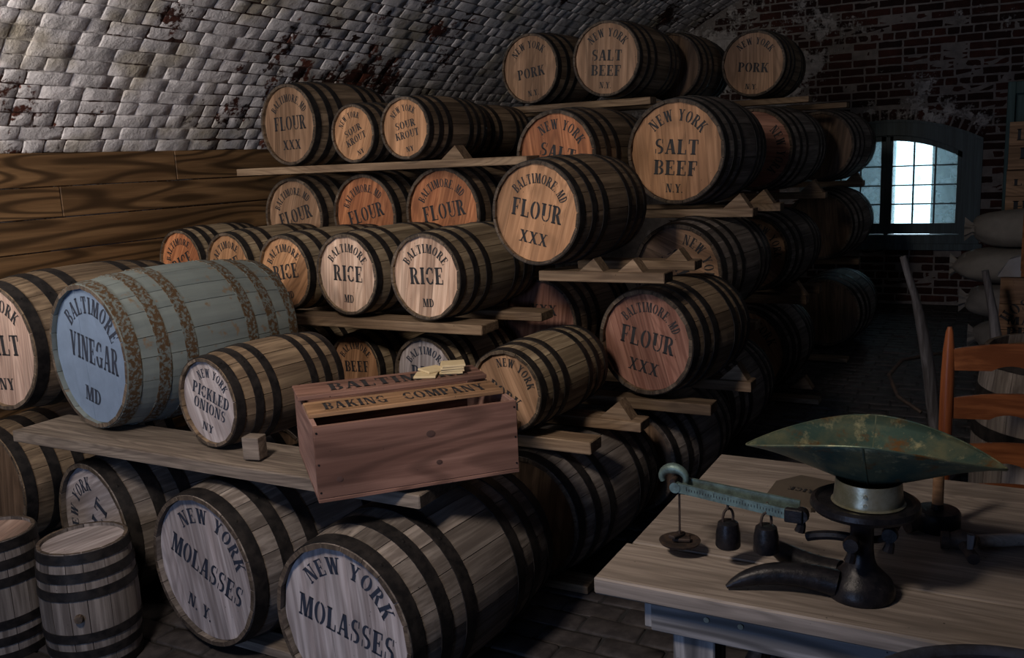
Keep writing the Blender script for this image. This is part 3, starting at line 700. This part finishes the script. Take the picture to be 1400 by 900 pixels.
def sash(gx0,gx1,cols):
    # gx0..gx1 = glass extent
    s=G(); y0,y1=YB+.03,YB+.08; gz0=.79
    s.box(gx0-.055,gx0,y0,y1,.69,garch(gx0)+.045); s.box(gx1,gx1+.055,y0,y1,.69,garch(gx1)+.045)
    s.box(gx0,gx1,y0,y1,.69,gz0); archband(s,garch,lambda x:garch(x,.07),gx0-.055,gx1+.055,y0,y1,8)
    root=s.obj('sash',M_frame,win)
    cw=(gx1-gx0)/3; mb=G()
    for i in (1,2): mb.box(gx0+cw*i-.007,gx0+cw*i+.007,y0+.005,y1-.01,gz0,garch(gx0+cw*i)+.01)
    for zr in (.978,1.16,1.345): mb.box(gx0,gx1,y0+.01,y1-.012,zr-.006,zr+.006)
    mb.obj('muntin',M_frame,root)
    zs=[.79,.978,1.16,1.345]
    for i in range(3):
        for j in range(4):
            a,b_=gx0+cw*i+.004,gx0+cw*(i+1)-.004; zb=zs[j]+.004; 
            if j<3: poly=[(a,zb),(b_,zb),(b_,zs[j+1]-.004),(a,zs[j+1]-.004)]
            else: poly=[(a,zb),(b_,zb),(b_,max(garch(b_),zb+.02)),((a+b_)/2,garch((a+b_)/2)),(a,max(garch(a),zb+.02))]
            c=((a+b_)/2,(y0+y1)/2,zb); pg=G().prism([(px-c[0],pz-c[2]) for px,pz in poly],-.0015,.0015); pg.obj('pane',M_glass,root,c)
sash(-.99,-.42,3); G().box(WX-.02,WX+.02,YB+.015,YB+.09,.68,1.63,.003).obj('meeting_stile',M_frame,win); sash(-1.65,-1.095,3)
# splayed masonry embrasure beyond the glass, open to the sky
OX0,OX1=-1.09,-.705; YO=10.75
g=G()
def quad(g,a,b_,c,d): g.add([a,b_,c,d],[(0,1,2,3)])
Y1=YB+.14
g=G()
zt,zb_=2.0,.55; ozt,ozb=2.0,.60
for (xi,xo,s) in ((X0,OX0,-1),(X1,OX1,1)):
    g.add([(xi,Y1,zb_),(xo,YO,ozb),(xo,YO,ozt),(xi,Y1,zt),(xi+s*.3,Y1,zb_),(xo+s*.3,YO,ozb),(xo+s*.3,YO,ozt),(xi+s*.3,Y1,zt)],[(0,1,2,3),(4,7,6,5),(0,4,5,1),(3,2,6,7),(1,5,6,2),(0,3,7,4)])
g.box(X0-.3,X1+.3,Y1,YO,zt,zt+.2); g.box(X0-.3,X1+.3,Y1,YO,zb_-.2,zb_)
g.box(XL,OX0,YO,YO+.3,-.1,3.9); g.box(OX1,XR,YO,YO+.3,-.1,3.9)
o=g.obj('trim_1',M_plaster); tag(o,kind='structure'); o['label']='splayed pale masonry reveal outside the window'

# ------------------------------------------------------------------ table
tb=empty('work_table',(.1,2.1,0)); tag(tb,'worn thick-board wooden work table holding the old scale','table')
def tl(x,y,z): return (x-.1,y-2.1,z)
ys=[1.66,1.86,2.20,2.55]
for i,(a,b_) in enumerate(zip(ys[:-1],ys[1:])):
    x0=-.735+(.0,.012,.03)[i]; G().box(-.85,.85,-(b_-a)/2+.003,(b_-a)/2-.003,-.038,0,.004,.0006).obj('table_board',M_table,tb,tl(x0+.85,(a+b_)/2,.70))
G().box(-.70,.70,-.014,.014,-.075,0,.002).obj('apron',M_tableap,tb,tl(.08,1.712,.66))
G().box(-.70,.70,-.014,.014,-.10,0,.002).obj('apron',M_table,tb,tl(.08,2.49,.66))
G().box(-.035,.035,-.40,.40,-.07,0,.002).obj('side_rail',M_tableleg,tb,tl(-.60,2.10,.66))
for (lx,ly) in ((-.535,1.765),(-.535,2.44),(.72,1.765),(.72,2.44)):
    G().box(-.045,.045,-.045,.045,0,.66,.003).obj('leg',M_tableleg,tb,tl(lx,ly,0))
G().box(-.02,.02,-.30,.30,-.03,.03,.002).obj('stretcher',M_tableleg,tb,tl(-.535,2.10,.22))
# apron pegs / nail heads
for nx in (-.50,-.43,.02): G().lathe([(.006,0),(.005,.003)],10,axis='Y').obj('nail_head',M_collar,tb,tl(nx,1.695,.635))

# ------------------------------------------------------------------ scale
sc=empty('balance_scale',(-.218,1.80,.70)); tag(sc,'black cast iron counter scale with graduated beam and flared foot','scale')
G().lathe([(.063,0),(.066,.006),(.0645,.018),(.058,.034),(.044,.048),(.031,.062),(.025,.078),(.0225,.10),(.022,.14),(.026,.152),(.03,.158)],40).obj('base_column',M_iron,sc,smooth=True)
G().lathe([(.03,.150),(.05,.160),(.098,.168),(.104,.176),(.102,.186),(.094,.190),(.088,.184),(.0,.184)],48,cap=False).obj('platform',M_iron,sc,(0,.03,0),smooth=True)
def foot(pts,rad):
    G().tube(pts,rad,12).obj('foot',M_iron,sc,smooth=True)
def bez(p0,p1,p2,n=12): 
    return [tuple((1-t)**2*a+2*t*(1-t)*b_+t*t*c for a,b_,c in zip(p0,p1,p2)) for t in [i/n for i in range(n+1)]]
foot(bez((-.04,-.03,.028),(-.17,-.04,.055),(-.245,-.088,.008)),[.027,.026,.025,.0245,.024,.023,.022,.021,.019,.017,.014,.010,.004])
foot(bez((-.04,.02,.030),(-.14,.05,.012),(-.222,.10,.050)),[.024,.025,.025,.025,.025,.025,.024,.023,.021,.018,.014,.010,.005])
# bracket arms under the platform
G().tube(bez((-.015,.01,.11),(-.06,.0,.12),(-.105,.01,.10)),.010,8).obj('bracket',M_iron,sc,smooth=True)
G().tube(bez((.015,.02,.11),(.05,.03,.105),(.065,.04,.155)),.008,8).obj('bracket',M_iron,sc,smooth=True)
for (bx,by,bz) in ((-.115,-.005,.150),(-.012,-.055,.125),(.052,-.015,.14)):
    G().lathe([(.014,-.01),(.016,0),(.014,.012),(.006,.014)],14,axis='Y').obj('pivot_boss',M_iron,sc,(bx,by,bz),smooth=True)
    G().tube([(0,0,0),(.001,-.002,-.02),(-.002,-.004,-.034)],[.006,.009,.011],8).obj('pivot_lug',M_iron,sc,(bx,by,bz),smooth=True)
# beam: two parallel bars from the pivot to the far end
bm_=empty('beam',(0,0,0)); bm_.parent=sc
BZ=.150
def bar(y0,y1,z,x0=-.125,x1=-.385):
    g=G(); t=.0035; h=.011
    g.add([(x0,y0-t,z-h),(x0,y0+t,z-h),(x0,y0+t,z+h),(x0,y0-t,z+h),(x1,y1-t,z-h+.006),(x1,y1+t,z-h+.006),(x1,y1+t,z+h+.006),(x1,y1-t,z+h+.006)],[(0,1,2,3),(4,7,6,5),(0,4,5,1),(1,5,6,2),(2,6,7,3),(3,7,4,0)]); return g
bar(-.012,.040,BZ).obj('front_bar',M_beam,bm_); bar(.035,.072,BZ+.004).obj('rear_bar',M_beam,bm_)
g=G()
for k in range(36):
    f=k/35; x=-.14-.225*f; yy=-.012+.052*(x+.125)/(-.26)-.0042; hh=.009 if k%5==0 else .005; zc=BZ+.006*(x+.125)/(-.26)
    g.box(x-.0005,x+.0005,yy-.0003,yy+.0003,zc-.002,zc-.002+hh)
g.obj('graduations',M_ink,bm_)
G().box(-.018,.018,-.008,.008,-.014,.014,.002).obj('beam_clamp',M_iron,bm_,(-.128,-.012,BZ))
G().lathe([(.012,-.006),(.012,.008)],16,axis='Y').obj('end_disc',M_beam,bm_,(-.392,.040,BZ+.006),smooth=True)
arcp=[(-.40+.028*math.cos(a),.055,BZ+.022+.022*math.sin(a)) for a in [PI*1.15-PI*1.25*i/12 for i in range(13)]]
G().tube(arcp,[.006+.0011*min(i,12-i) for i in range(13)],12).obj('end_scroll',M_beam,bm_,smooth=True)
G().tube([(-.397,.035,BZ+.018),(-.397,.070,BZ+.022)],.007,10).obj('end_pin',M_rust,bm_,smooth=True)
# hanging counterpoise pan
G().tube([(-.385,.045,BZ),(-.385,.045,.035)],.0026,8).obj('hanger_rod',M_rust,sc,smooth=True)
G().lathe([(.0,.022),(.031,.022),(.043,.027),(.046,.032),(.042,.033),(.028,.029),(.0,.029)],28,cap=False,c=(-.385,.045,0)).obj('counterpoise_pan',M_rust,sc,smooth=True)
# slotted weights on it
for i,(a,dx) in enumerate(((.3,.004),(1.2,-.006))):
    o=G().box(-.020,.020,-.009,.009,0,.008,.002).obj('slotted_weight',M_rust,None,(-.218-.385+dx,1.845,.70+.0305+.0085*i),(0,0,a)); tag(o,('upper' if i else 'lower')+' small flat iron weight on the hanging pan','weight','flat weights on the hanging pan')
for i,(wx,wy,nm) in enumerate(((-.489,1.823,'left iron weight hung by a ring from the scale beam'),(-.404,1.802,'right iron weight hung from the scale beam, nearer the platform'))):
    r=empty('hanging_weight',(wx,wy,.745 if i==0 else .757)); tag(r,nm,'weight','iron weights hung on the beam')
    G().lathe([(.024,0),(.0265,.004),(.0255,.034),(.0215,.054),(.016,.058),(.005,.059)],26).obj('body',M_iron,r,smooth=True)
    ring_=[(0.017*math.cos(a)*.6,.0,.066+.020*math.sin(a)) for a in [2*PI*k/20 for k in range(21)]]
    G().tube([(p[0]*1.3+.0,p[1],p[2]) for p in ring_],.0028,8).obj('ring',M_rust,r,(0,0,0),(0,0,.9),smooth=True)
    G().tube([(0,-.004,.084),(0,.0,.098),(0,.006,.104),(0,.012,.098)],.003,8).obj('hook',M_rust,r,smooth=True)
# scoop pan
sp=empty('scale_scoop',(-.212,1.83,.886)); sp.rotation_euler=(0,.0,.03); tag(sp,'tarnished greenish brass boat-shaped scoop resting on the scale','scoop')
def scoop():
    ns,ntt=36,14; vs=[];fs=[]
    for i in range(ns+1):
        s=-1+2*i/ns; q=abs(s); wd=.130*max(1-q**1.9,0)**.85+.002
        zr=.092+.046*(1-q**1.7); zk=.030+(zr-.030-.004)*(q**1.5)
        for j in range(ntt+1):
            t=-1+2*j/ntt; vs.append((.238*s,wd*t,zk+(zr-zk)*(abs(t)**1.2)+(.012*(1-q**1.5) if t<0 else 0)*abs(t)))
    for i in range(ns):
        for j in range(ntt): a=i*(ntt+1)+j; fs.append((a,a+1,a+ntt+2,a+ntt+1))
    return vs,fs
vs,fs=scoop(); o=link('bowl',mesh('bowl',vs,fs,M_scoop,True),sp); md=o.modifiers.new('s','SOLIDIFY'); md.thickness=.0016
# wired rim and centre seam
ns,ntt=36,14
rim=[vs[i*(ntt+1)] for i in range(ns+1)]+[vs[i*(ntt+1)+ntt] for i in range(ns,-1,-1)]
G().tube(rim+[rim[0]],.0022,6).obj('rolled_rim',M_scoop,sp,smooth=True)
mid=18*(ntt+1); G().tube([(p[0],p[1],p[2]+(.0)) for p in vs[mid:mid+ntt+1]],.0022,6).obj('seam',M_scoop,sp,smooth=True)
G().lathe([(.070,0),(.066,.003),(.064,.02),(.062,.046),(.060,.046),(.062,.004)],44,cap=False).obj('foot_ring',M_collar,sp,smooth=True)
for rz in (.012,.03): G().lathe([(.0035,0),(.003,.002),(.001,.003)],8,axis='Y').obj('rivet',M_collar,sp,(.0,-.0665,rz))

# ------------------------------------------------------------------ other things on the table
r=empty('black_based_tool',(-.105,2.20,.70)); tag(r,'black round-based iron tool with a wooden stem, behind the scale','tool')
G().lathe([(.047,0),(.050,.004),(.050,.040),(.046,.046),(.014,.048),(.013,.06),(.0,.06)],32,cap=False).obj('base',M_iron,r,smooth=True)
G().tube([(0,0,.05),(0,0,.20)],[.0125,.0115],14).obj('wooden_stem',M_crate2,r,smooth=True)
G().tube([(-.035,-.035,.018),(-.058,-.058,.018)],[.014,.016],14).obj('spout',M_rust,r,smooth=True)
r=empty('barrel_tap',(-.035,2.09,.70)); tag(r,'dark wooden barrel tap with an upright turning key','tap')
G().tube([(-.055,-.008,.022),(-.04,-.006,.022),(-.038,-.006,.022),(-.02,0,.024),(.0,0,.024),(.012,.0,.022)],[.019,.020,.017,.022,.022,.012],14).obj('body',M_rust,r,smooth=True)
G().tube([(-.012,-.01,.020),(.005,-.055,.018),(.012,-.075,.016)],[.011,.012,.013],12).obj('nozzle',M_rust,r,smooth=True)
G().tube([(.003,-.052,.02),(.004,-.050,.06)],[.006,.008],10).obj('key',M_grey,r,smooth=True)
o=empty('mallet_handle',(0.0,2.13,.70)); tag(o,'plain turned wooden handle lying behind the barrel tap','handle')
G().tube([(-.02,-.02,.017),(.10,.05,.017),(.22,.12,.017)],[.015,.013,.016],12).obj('shaft',M_table,o,smooth=True)
# brown paper packet
g=G(); pts=[(-.07,-.09),(.06,-.115),(.085,-.02),(.055,.105),(-.045,.115),(-.085,.03)]
n=len(pts); g.add([(x,y,0) for x,y in pts]+[(x*.96,y*.96,.008+random.uniform(0,.004)) for x,y in pts]+[(0,0,.013)],[(i,(i+1)%n,n+(i+1)%n,n+i) for i in range(n)]+[(n+i,n+(i+1)%n,2*n) for i in range(n)])
pk=empty('rice_packet',(-.425,2.31,.70)); pk.rotation_euler=(0,0,-.15); tag(pk,'dark brown stained packet with worn RICE stencil lying on the table','packet')
g.obj('wrapper',plain('stained_brown_cloth',(.085,.065,.045),.9),pk)
ps=text_line('RICE',0,0,.022,.07); vs2=[];fs2=[]
for p in ps:
    n0=len(vs2); vs2+=[(-x,-y,.0142) for x,y in p]; fs2.append(tuple(range(n0,n0+len(p))))
link('lettering',mesh('lettering',vs2,fs2,M_ink),pk)

# barrel rim in front of the table
barrel(.071,1.295,0,0,.252,.775,None,0,'lavender','iron','upright barrel whose dark iron rim arcs across the bottom right corner',up=True,name='upright_barrel',group=None,bul=1.08,nst=18,depth=.010,th_=.024)

fb=[o for o in C.objects if o.get('label','').startswith('upright barrel whose dark')][0]
G().lathe([(.236+.012*math.cos(a),.775+.010*math.sin(a)) for a in [2*PI*k/10 for k in range(11)]],64,cap=False).obj('rim_band',M_ironblue,fb,smooth=True)

# ------------------------------------------------------------------ wooden crate with crackers
u=Vector((.40,.43,0)).normalized(); ang=math.atan2(u.y,u.x)
cr=empty('wooden_crate',(-1.625,1.835,.672),ang); tag(cr,'open reddish pine crate stencilled BALTIMORE BAKING COMPANY on its lid boards','crate')
CL,CD,CHt=.585,.50,.218; t=.014
def cb(name,x0,x1,y0,y1,z0,z1,mat=M_crate): return G().box(x0,x1,y0,y1,z0,z1,.0015,.0004).obj(name,mat,cr)
cb('front_board',0,CL,0,t,.012,CHt); cb('back_board',0,CL,CD-t,CD,.012,CHt); cb('bottom_board',0,CL,0,CD,0,.011)
M_crend=wood('reddish_pine_crate_end',(.40,.25,.21),(.25,.14,.115),1,.6,.6,.1,.3,.3)
cb('end_board',.0,t,t+.001,CD-t-.001,.0115,CHt+.001,M_crend); cb('end_board',CL-t,CL,t+.001,CD-t-.001,.0115,CHt+.001,M_crend)
l1=cb('lid_board',.0,CL-.01,.085,.225,CHt+.0015,CHt+.014,M_crate2); l2=cb('lid_board',-.012,CL-.012,.25,.405,CHt+.014,CHt+.028)
def flat_text(tx,x0,x1,y0,cap,z,par):
    ps=text_line(tx,(x0+x1)/2,y0,cap,x1-x0); v_=[];f_=[]
    for p in ps:
        n0=len(v_); v_+=[(a,b_,z) for a,b_ in p]; f_.append(tuple(range(n0,n0+len(p))))
    o=link('lettering',mesh('lettering',v_,f_,M_ink),par)
flat_text('BAKING',.05,.235,.115,.08,CHt+.0148,l1); flat_text('COMPANY',.285,CL-.05,.115,.08,CHt+.0148,l1); flat_text('BALTIMORE',.09,CL-.06,.28,.09,CHt+.0288,l2)
for (nx,nz) in ((.008,.03),(.008,.11),(.008,.20),(CL-.008,.03),(CL-.008,.11),(CL-.008,.20)):
    G().lathe([(.003,0),(.002,.002)],8,axis='Y').obj('nail_head',M_iron,cr,(nx,-.0015,nz))
M_knot=plain('dark_knot',(.07,.035,.028),.7)
for kx,kz,ka,kb in ((.325,.155,.013,.010),(.062,.062,.009,.008),(.345,.068,.009,.007)):
    vs=[(kx+ka*r_*math.cos(a),-.0009*(2-r_)-.0002,kz+kb*r_*math.sin(a)) for r_ in (.5,1) for a in [2*PI*k/14 for k in range(14)]]
    G().add(vs,[tuple(range(14))]+[(i,14+i,14+(i+1)%14,(i+1)%14) for i in range(14)]).obj('knot',M_knot,cr)
Mc=cr.matrix_basis.copy() if False else (Matrix.Translation(cr.location)@Matrix.Rotation(ang,4,'Z'))
def cracker(lx,ly,lz,rz,label,sz=.062):
    p=Mc@Vector((lx,ly,lz)); g=G().box(-sz/2,sz/2,-sz/2,sz/2,0,.0072,.0012,.0003)
    o=g.obj('cracker',M_cracker,None,p,(0,0,ang+rz)); tag(o,label,'cracker','square crackers on the crate lid')
for i,nm in enumerate(('bottom cracker of the stack on the crate lid','second cracker from the bottom of the stack on the crate lid','third cracker from the bottom of the stack on the crate lid','top cracker of the stack on the crate lid')):
    cracker(.485+.003*(i%2),.335-.002*i,CHt+.0292+.0076*i,-.35+.05*i,nm,.075)
cracker(.395,.315,CHt+.0292,-.4,'single pale cracker lying left of the cracker stack',.07)
cracker(.425,.35,CHt+.0367,.3,'cracker lying half hidden between the single cracker and the stack',.07)

# ------------------------------------------------------------------ chair
ch=empty('ladder_back_chair',(.09,2.85,0)); tag(ch,'orange-stained ladder-back chair with scalloped slats behind the table','chair')
def cpost(x):
    G().tube([(x,0,0),(x,0,.45),(x-.0,.012,.90),(x,.016,.98),(x,.018,1.035),(x,.018,1.05)],[.017,.0185,.0185,.016,.0105,.006],16).obj('back_post',M_chair,ch,smooth=True)
cpost(-.215); cpost(.215)
def slat(z,h):
    n=24; top=[];bot=[]
    for i in range(n+1):
        f=i/n; x=-.205+.41*f; e=math.sin(PI*f)
        top.append((x,z+h*.5+.020*e**.8)); bot.append((x,z-h*.5+.014*(1-abs(math.sin(2*PI*f))**.6)*0+.016*(abs(2*f-1)<.5)*(math.sin(PI*(abs(2*f-1)*2))**.7 if abs(2*f-1)<.5 else 0)))
    g=G(); vs=[];fs=[]
    for i in range(n+1):
        x=top[i][0]; yy=.012+.028*math.sin(PI*i/n)
        for y_ in (yy-.005,yy+.005): vs+=[(x,y_,bot[i][1]),(x,y_,top[i][1])]
    for i in range(n):
        a=i*4; b_=a+4; fs+=[(a,b_,b_+1,a+1),(a+2,a+3,b_+3,b_+2),(a+1,b_+1,b_+3,a+3),(a,a+2,b_+2,b_)]
    fs+=[(0,1,3,2),(n*4,n*4+2,n*4+3,n*4+1)]
    g.add(vs,fs); g.obj('slat',M_slat,ch)
for z,h in ((.955,.062),(.81,.060),(.665,.058),(.545,.05)): slat(z,h)
G().box(-.22,.22,-.40,0,.435,.46,.008).obj('seat',M_seat,ch)
for x in (-.21,.21): G().tube([(x,-.385,0),(x,-.385,.45)],[.016,.018],14).obj('front_leg',M_chair,ch,smooth=True)
for z in (.15,.28): G().tube([(-.21,-.385,z),(.21,-.385,z)],.010,10).obj('rung',M_chair,ch,smooth=True)

# ------------------------------------------------------------------ old plough behind the table
pw=empty('wooden_plough',(-.2,4.3,0)); tag(pw,'old grey wooden plough with two curved handles and a bent iron brace','plough')
def H(pts,rad,nm='handle',mat=M_grey,fl=.7): G().tube([(x+.2,y-4.3,z) for x,y,z in pts],rad,10,fl).obj(nm,mat,pw,smooth=True)
H([(-.375,4.2,1.10),(-.355,4.2,1.03),(-.325,4.22,.93),(-.305,4.22,.85),(-.285,4.22,.76),(-.262,4.24,.62),(-.24,4.25,.45),(-.205,4.28,.22),(-.19,4.3,.02)],[.020,.021,.023,.030,.036,.038,.040,.042,.045])
H([(-.075,5.1,.93),(-.06,5.1,.86),(-.03,5.1,.72),(-.01,5.1,.58),(.0,5.1,.42),(.01,5.1,.25),(.0,5.1,.02)],[.024,.026,.032,.042,.048,.05,.05])
H([(-.28,4.2,.42),(-.38,4.25,.47),(-.43,4.35,.54),(-.40,4.6,.56),(-.25,4.8,.56),(-.05,5.05,.56)],.009,'iron_brace',M_rust,1)
H([(-.22,4.3,.06),(.0,5.1,.06)],.03,'beam')

# ------------------------------------------------------------------ sacks and crates, far right
def sack(x,y,z,lx,ly,lz,label,seed,mat,neck=-1):
    r=empty('sack',(x,y,z)); tag(r,label,'sack','sacks piled by the end wall')
    vs=[];nu,nv=28,18
    for i in range(nv+1):
        ph=-PI/2+PI*i/nv
        for j in range(nu):
            th=2*PI*j/nu; c=math.cos(ph)
            sg=lambda v_,e: math.copysign(abs(v_)**e,v_)
            X=sg(math.sin(ph),.8); Y=sg(c,.7)*sg(math.cos(th),.75); Z=sg(c,.7)*sg(math.sin(th),.75)
            d=1+.10*noise.noise(Vector((X*1.6+seed,Y*1.6,Z*1.6)))+.03*noise.noise(Vector((X*6,Y*6+seed,Z*6)))
            sag=1 if Z>-.2 else .92
            vs.append((X*lx/2*d,Y*ly/2*d,lz/2+Z*lz/2*d*sag))
    fs=[(i*nu+j,i*nu+(j+1)%nu,(i+1)*nu+(j+1)%nu,(i+1)*nu+j) for i in range(nv) for j in range(nu)]
    G().add(vs,fs).obj('body',mat,r,smooth=True)
    # gathered neck: ruffled frill
    vs=[];n=26
    for k,(xx,rr) in enumerate(((.03,.085),(-.01,.045),(-.03,.04),(-.075,.075))):
        for j in range(n):
            a=2*PI*j/n; q=rr*(1+(.28*math.sin(7*a+seed) if k!=1 else 0)); vs.append((neck*lx/2*.93+xx*(1 if neck<0 else -1),q*math.cos(a),lz*.5+q*math.sin(a)))
    fs=[(i*n+j,i*n+(j+1)%n,(i+1)*n+(j+1)%n,(i+1)*n+j) for i in range(3) for j in range(n)]
    G().add(vs,fs).obj('tied_neck',mat,r,smooth=True)
sack(.16,7.55,.79,.74,.54,.275,'topmost burlap sack with a gathered tied neck on the pile',1,M_burlap)
sack(.12,7.50,.53,.84,.56,.262,'second burlap sack from the top of the pile, with a pointed end',5,M_burlap)
sack(.19,7.52,.27,.84,.54,.262,'third burlap sack from the top of the pile, half hidden by the plough handle',9,M_burlapd)
sack(.24,7.52,.0,.80,.54,.272,'bottom burlap sack of the pile, on the floor',13,M_burlapd)
def crate(x,y,z,lx,ly,lz,label,mat,rows,txt=None,name='wooden_crate'):
    r=empty(name,(x,y,z)); tag(r,label,'crate','crates stacked by the end wall')
    for i in range(rows):
        a,b_=i*lz/rows+.0015,(i+1)*lz/rows-.0015
        G().box(0,lx,0,.014,a,b_,.001).obj('front_board',mat,r); G().box(0,.014,.0145,ly,a,b_,.001).obj('end_board',mat,r)
    G().box(lx-.014,lx,.0145,ly,.002,lz-.002).obj('far_end',mat,r); G().box(.0145,lx-.0145,ly-.014,ly,.002,lz-.002).obj('back_board',mat,r)
    G().box(.0145,lx-.0145,.0145,ly-.0145,lz-.016,lz-.004).obj('lid',mat,r)
    for wd in (txt or []):
        v_=[];f_=[]
        for p in wd:
            n0=len(v_); v_+=[(a,-.0012,b_) for a,b_ in p]; f_.append(tuple(range(n0,n0+len(p))))
        link('lettering',mesh('lettering',v_,f_,M_ink),r)
    return r
M_cr3=wood('old_crate_board',(.27,.165,.10),(.16,.09,.055),0,.7,.7,.15,.3,.3)
tx=[text_line('LU',.12,.22,.085,.14),text_line('FE',.15,.08,.085,.15)]
crate(0.0,8.05,1.33,.5,.4,.36,'upper crate of the tall pale stack at the right edge',M_crate2,2,tx)
crate(-.005,8.05,.93,.5,.4,.395,'second crate of the tall stack, just above the sacks',M_crate2,2,[text_line('LI',.10,.28,.05,.10),text_line('HI.',.15,.08,.085,.2)])
crate(0.0,8.05,.465,.5,.4,.46,'third crate of the tall stack, hidden behind the sacks',M_cr3,3)
crate(0.0,8.05,.0,.5,.4,.46,'bottom crate of the tall stack by the end wall',M_cr3,3)
tx=[text_arc('HOSTO',.13,95,.055,110),text_line('MANV',.15,.17,.042,.22),text_line('PROD',.15,.095,.06,.22)]
tx[0]=[[(a+.17,b_+.13) for a,b_ in p] for p in tx[0]]
crate(-.005,5.5,.42,.46,.36,.42,'crate printed HOST MANV PROD behind the large upright barrel',M_cr3,3,tx)
crate(-.02,5.5,.0,.5,.38,.415,'lower crate under the printed crate behind the barrel',M_cr3,3)
r=empty('rusty_tin',(.09,5.56,.84)); tag(r,'rust-edged tin box with a pale face on top of the printed crate','tin')
G().box(0,.24,.004,.2,0,.34,.004).obj('body',plain('pale_tin_face',(.33,.30,.24),.6),r)
g=G(); g.box(-.004,.016,-.004,.012,0,.344); g.box(.016,.24,-.004,.012,.325,.344); g.box(.016,.24,-.004,.012,0,.018); g.obj('rusty_edge',metal('orange_rust',(.22,.09,.035),(.12,.05,.02),.8,.2,40),r)
r=empty('cloth_bundle',(.03,5.6,.84)); tag(r,'folded pale cloth on the printed crate beside the rusty tin','cloth')
G().add([(-.05,-.05,0),(.06,-.05,0),(.06,.1,0),(-.05,.1,0),(0,-.03,.09),(.06,-.03,.11),(.06,.08,.11),(.01,.08,.09)],[(0,1,5,4),(1,2,6,5),(2,3,7,6),(3,0,4,7),(4,5,6,7),(0,3,2,1)]).obj('fold',plain('grey_cloth',(.25,.25,.27),.9),r)
# blue-green cupboard
r=empty('cupboard',(-.03,8.9,0)); tag(r,'tall blue-green painted cupboard against the end wall behind the crates','cupboard')
G().box(0,.06,0,.06,0,2.03,.004).obj('stile',M_teal,r); G().box(.06,.9,0,.05,1.93,2.03,.004).obj('top_rail',M_teal,r)
G().box(.0,.9,.07,.45,0,2.02,.002).obj('carcass',M_teal,r); G().box(.075,.45,.02,.06,.05,1.92,.004).obj('door',M_teal,r)
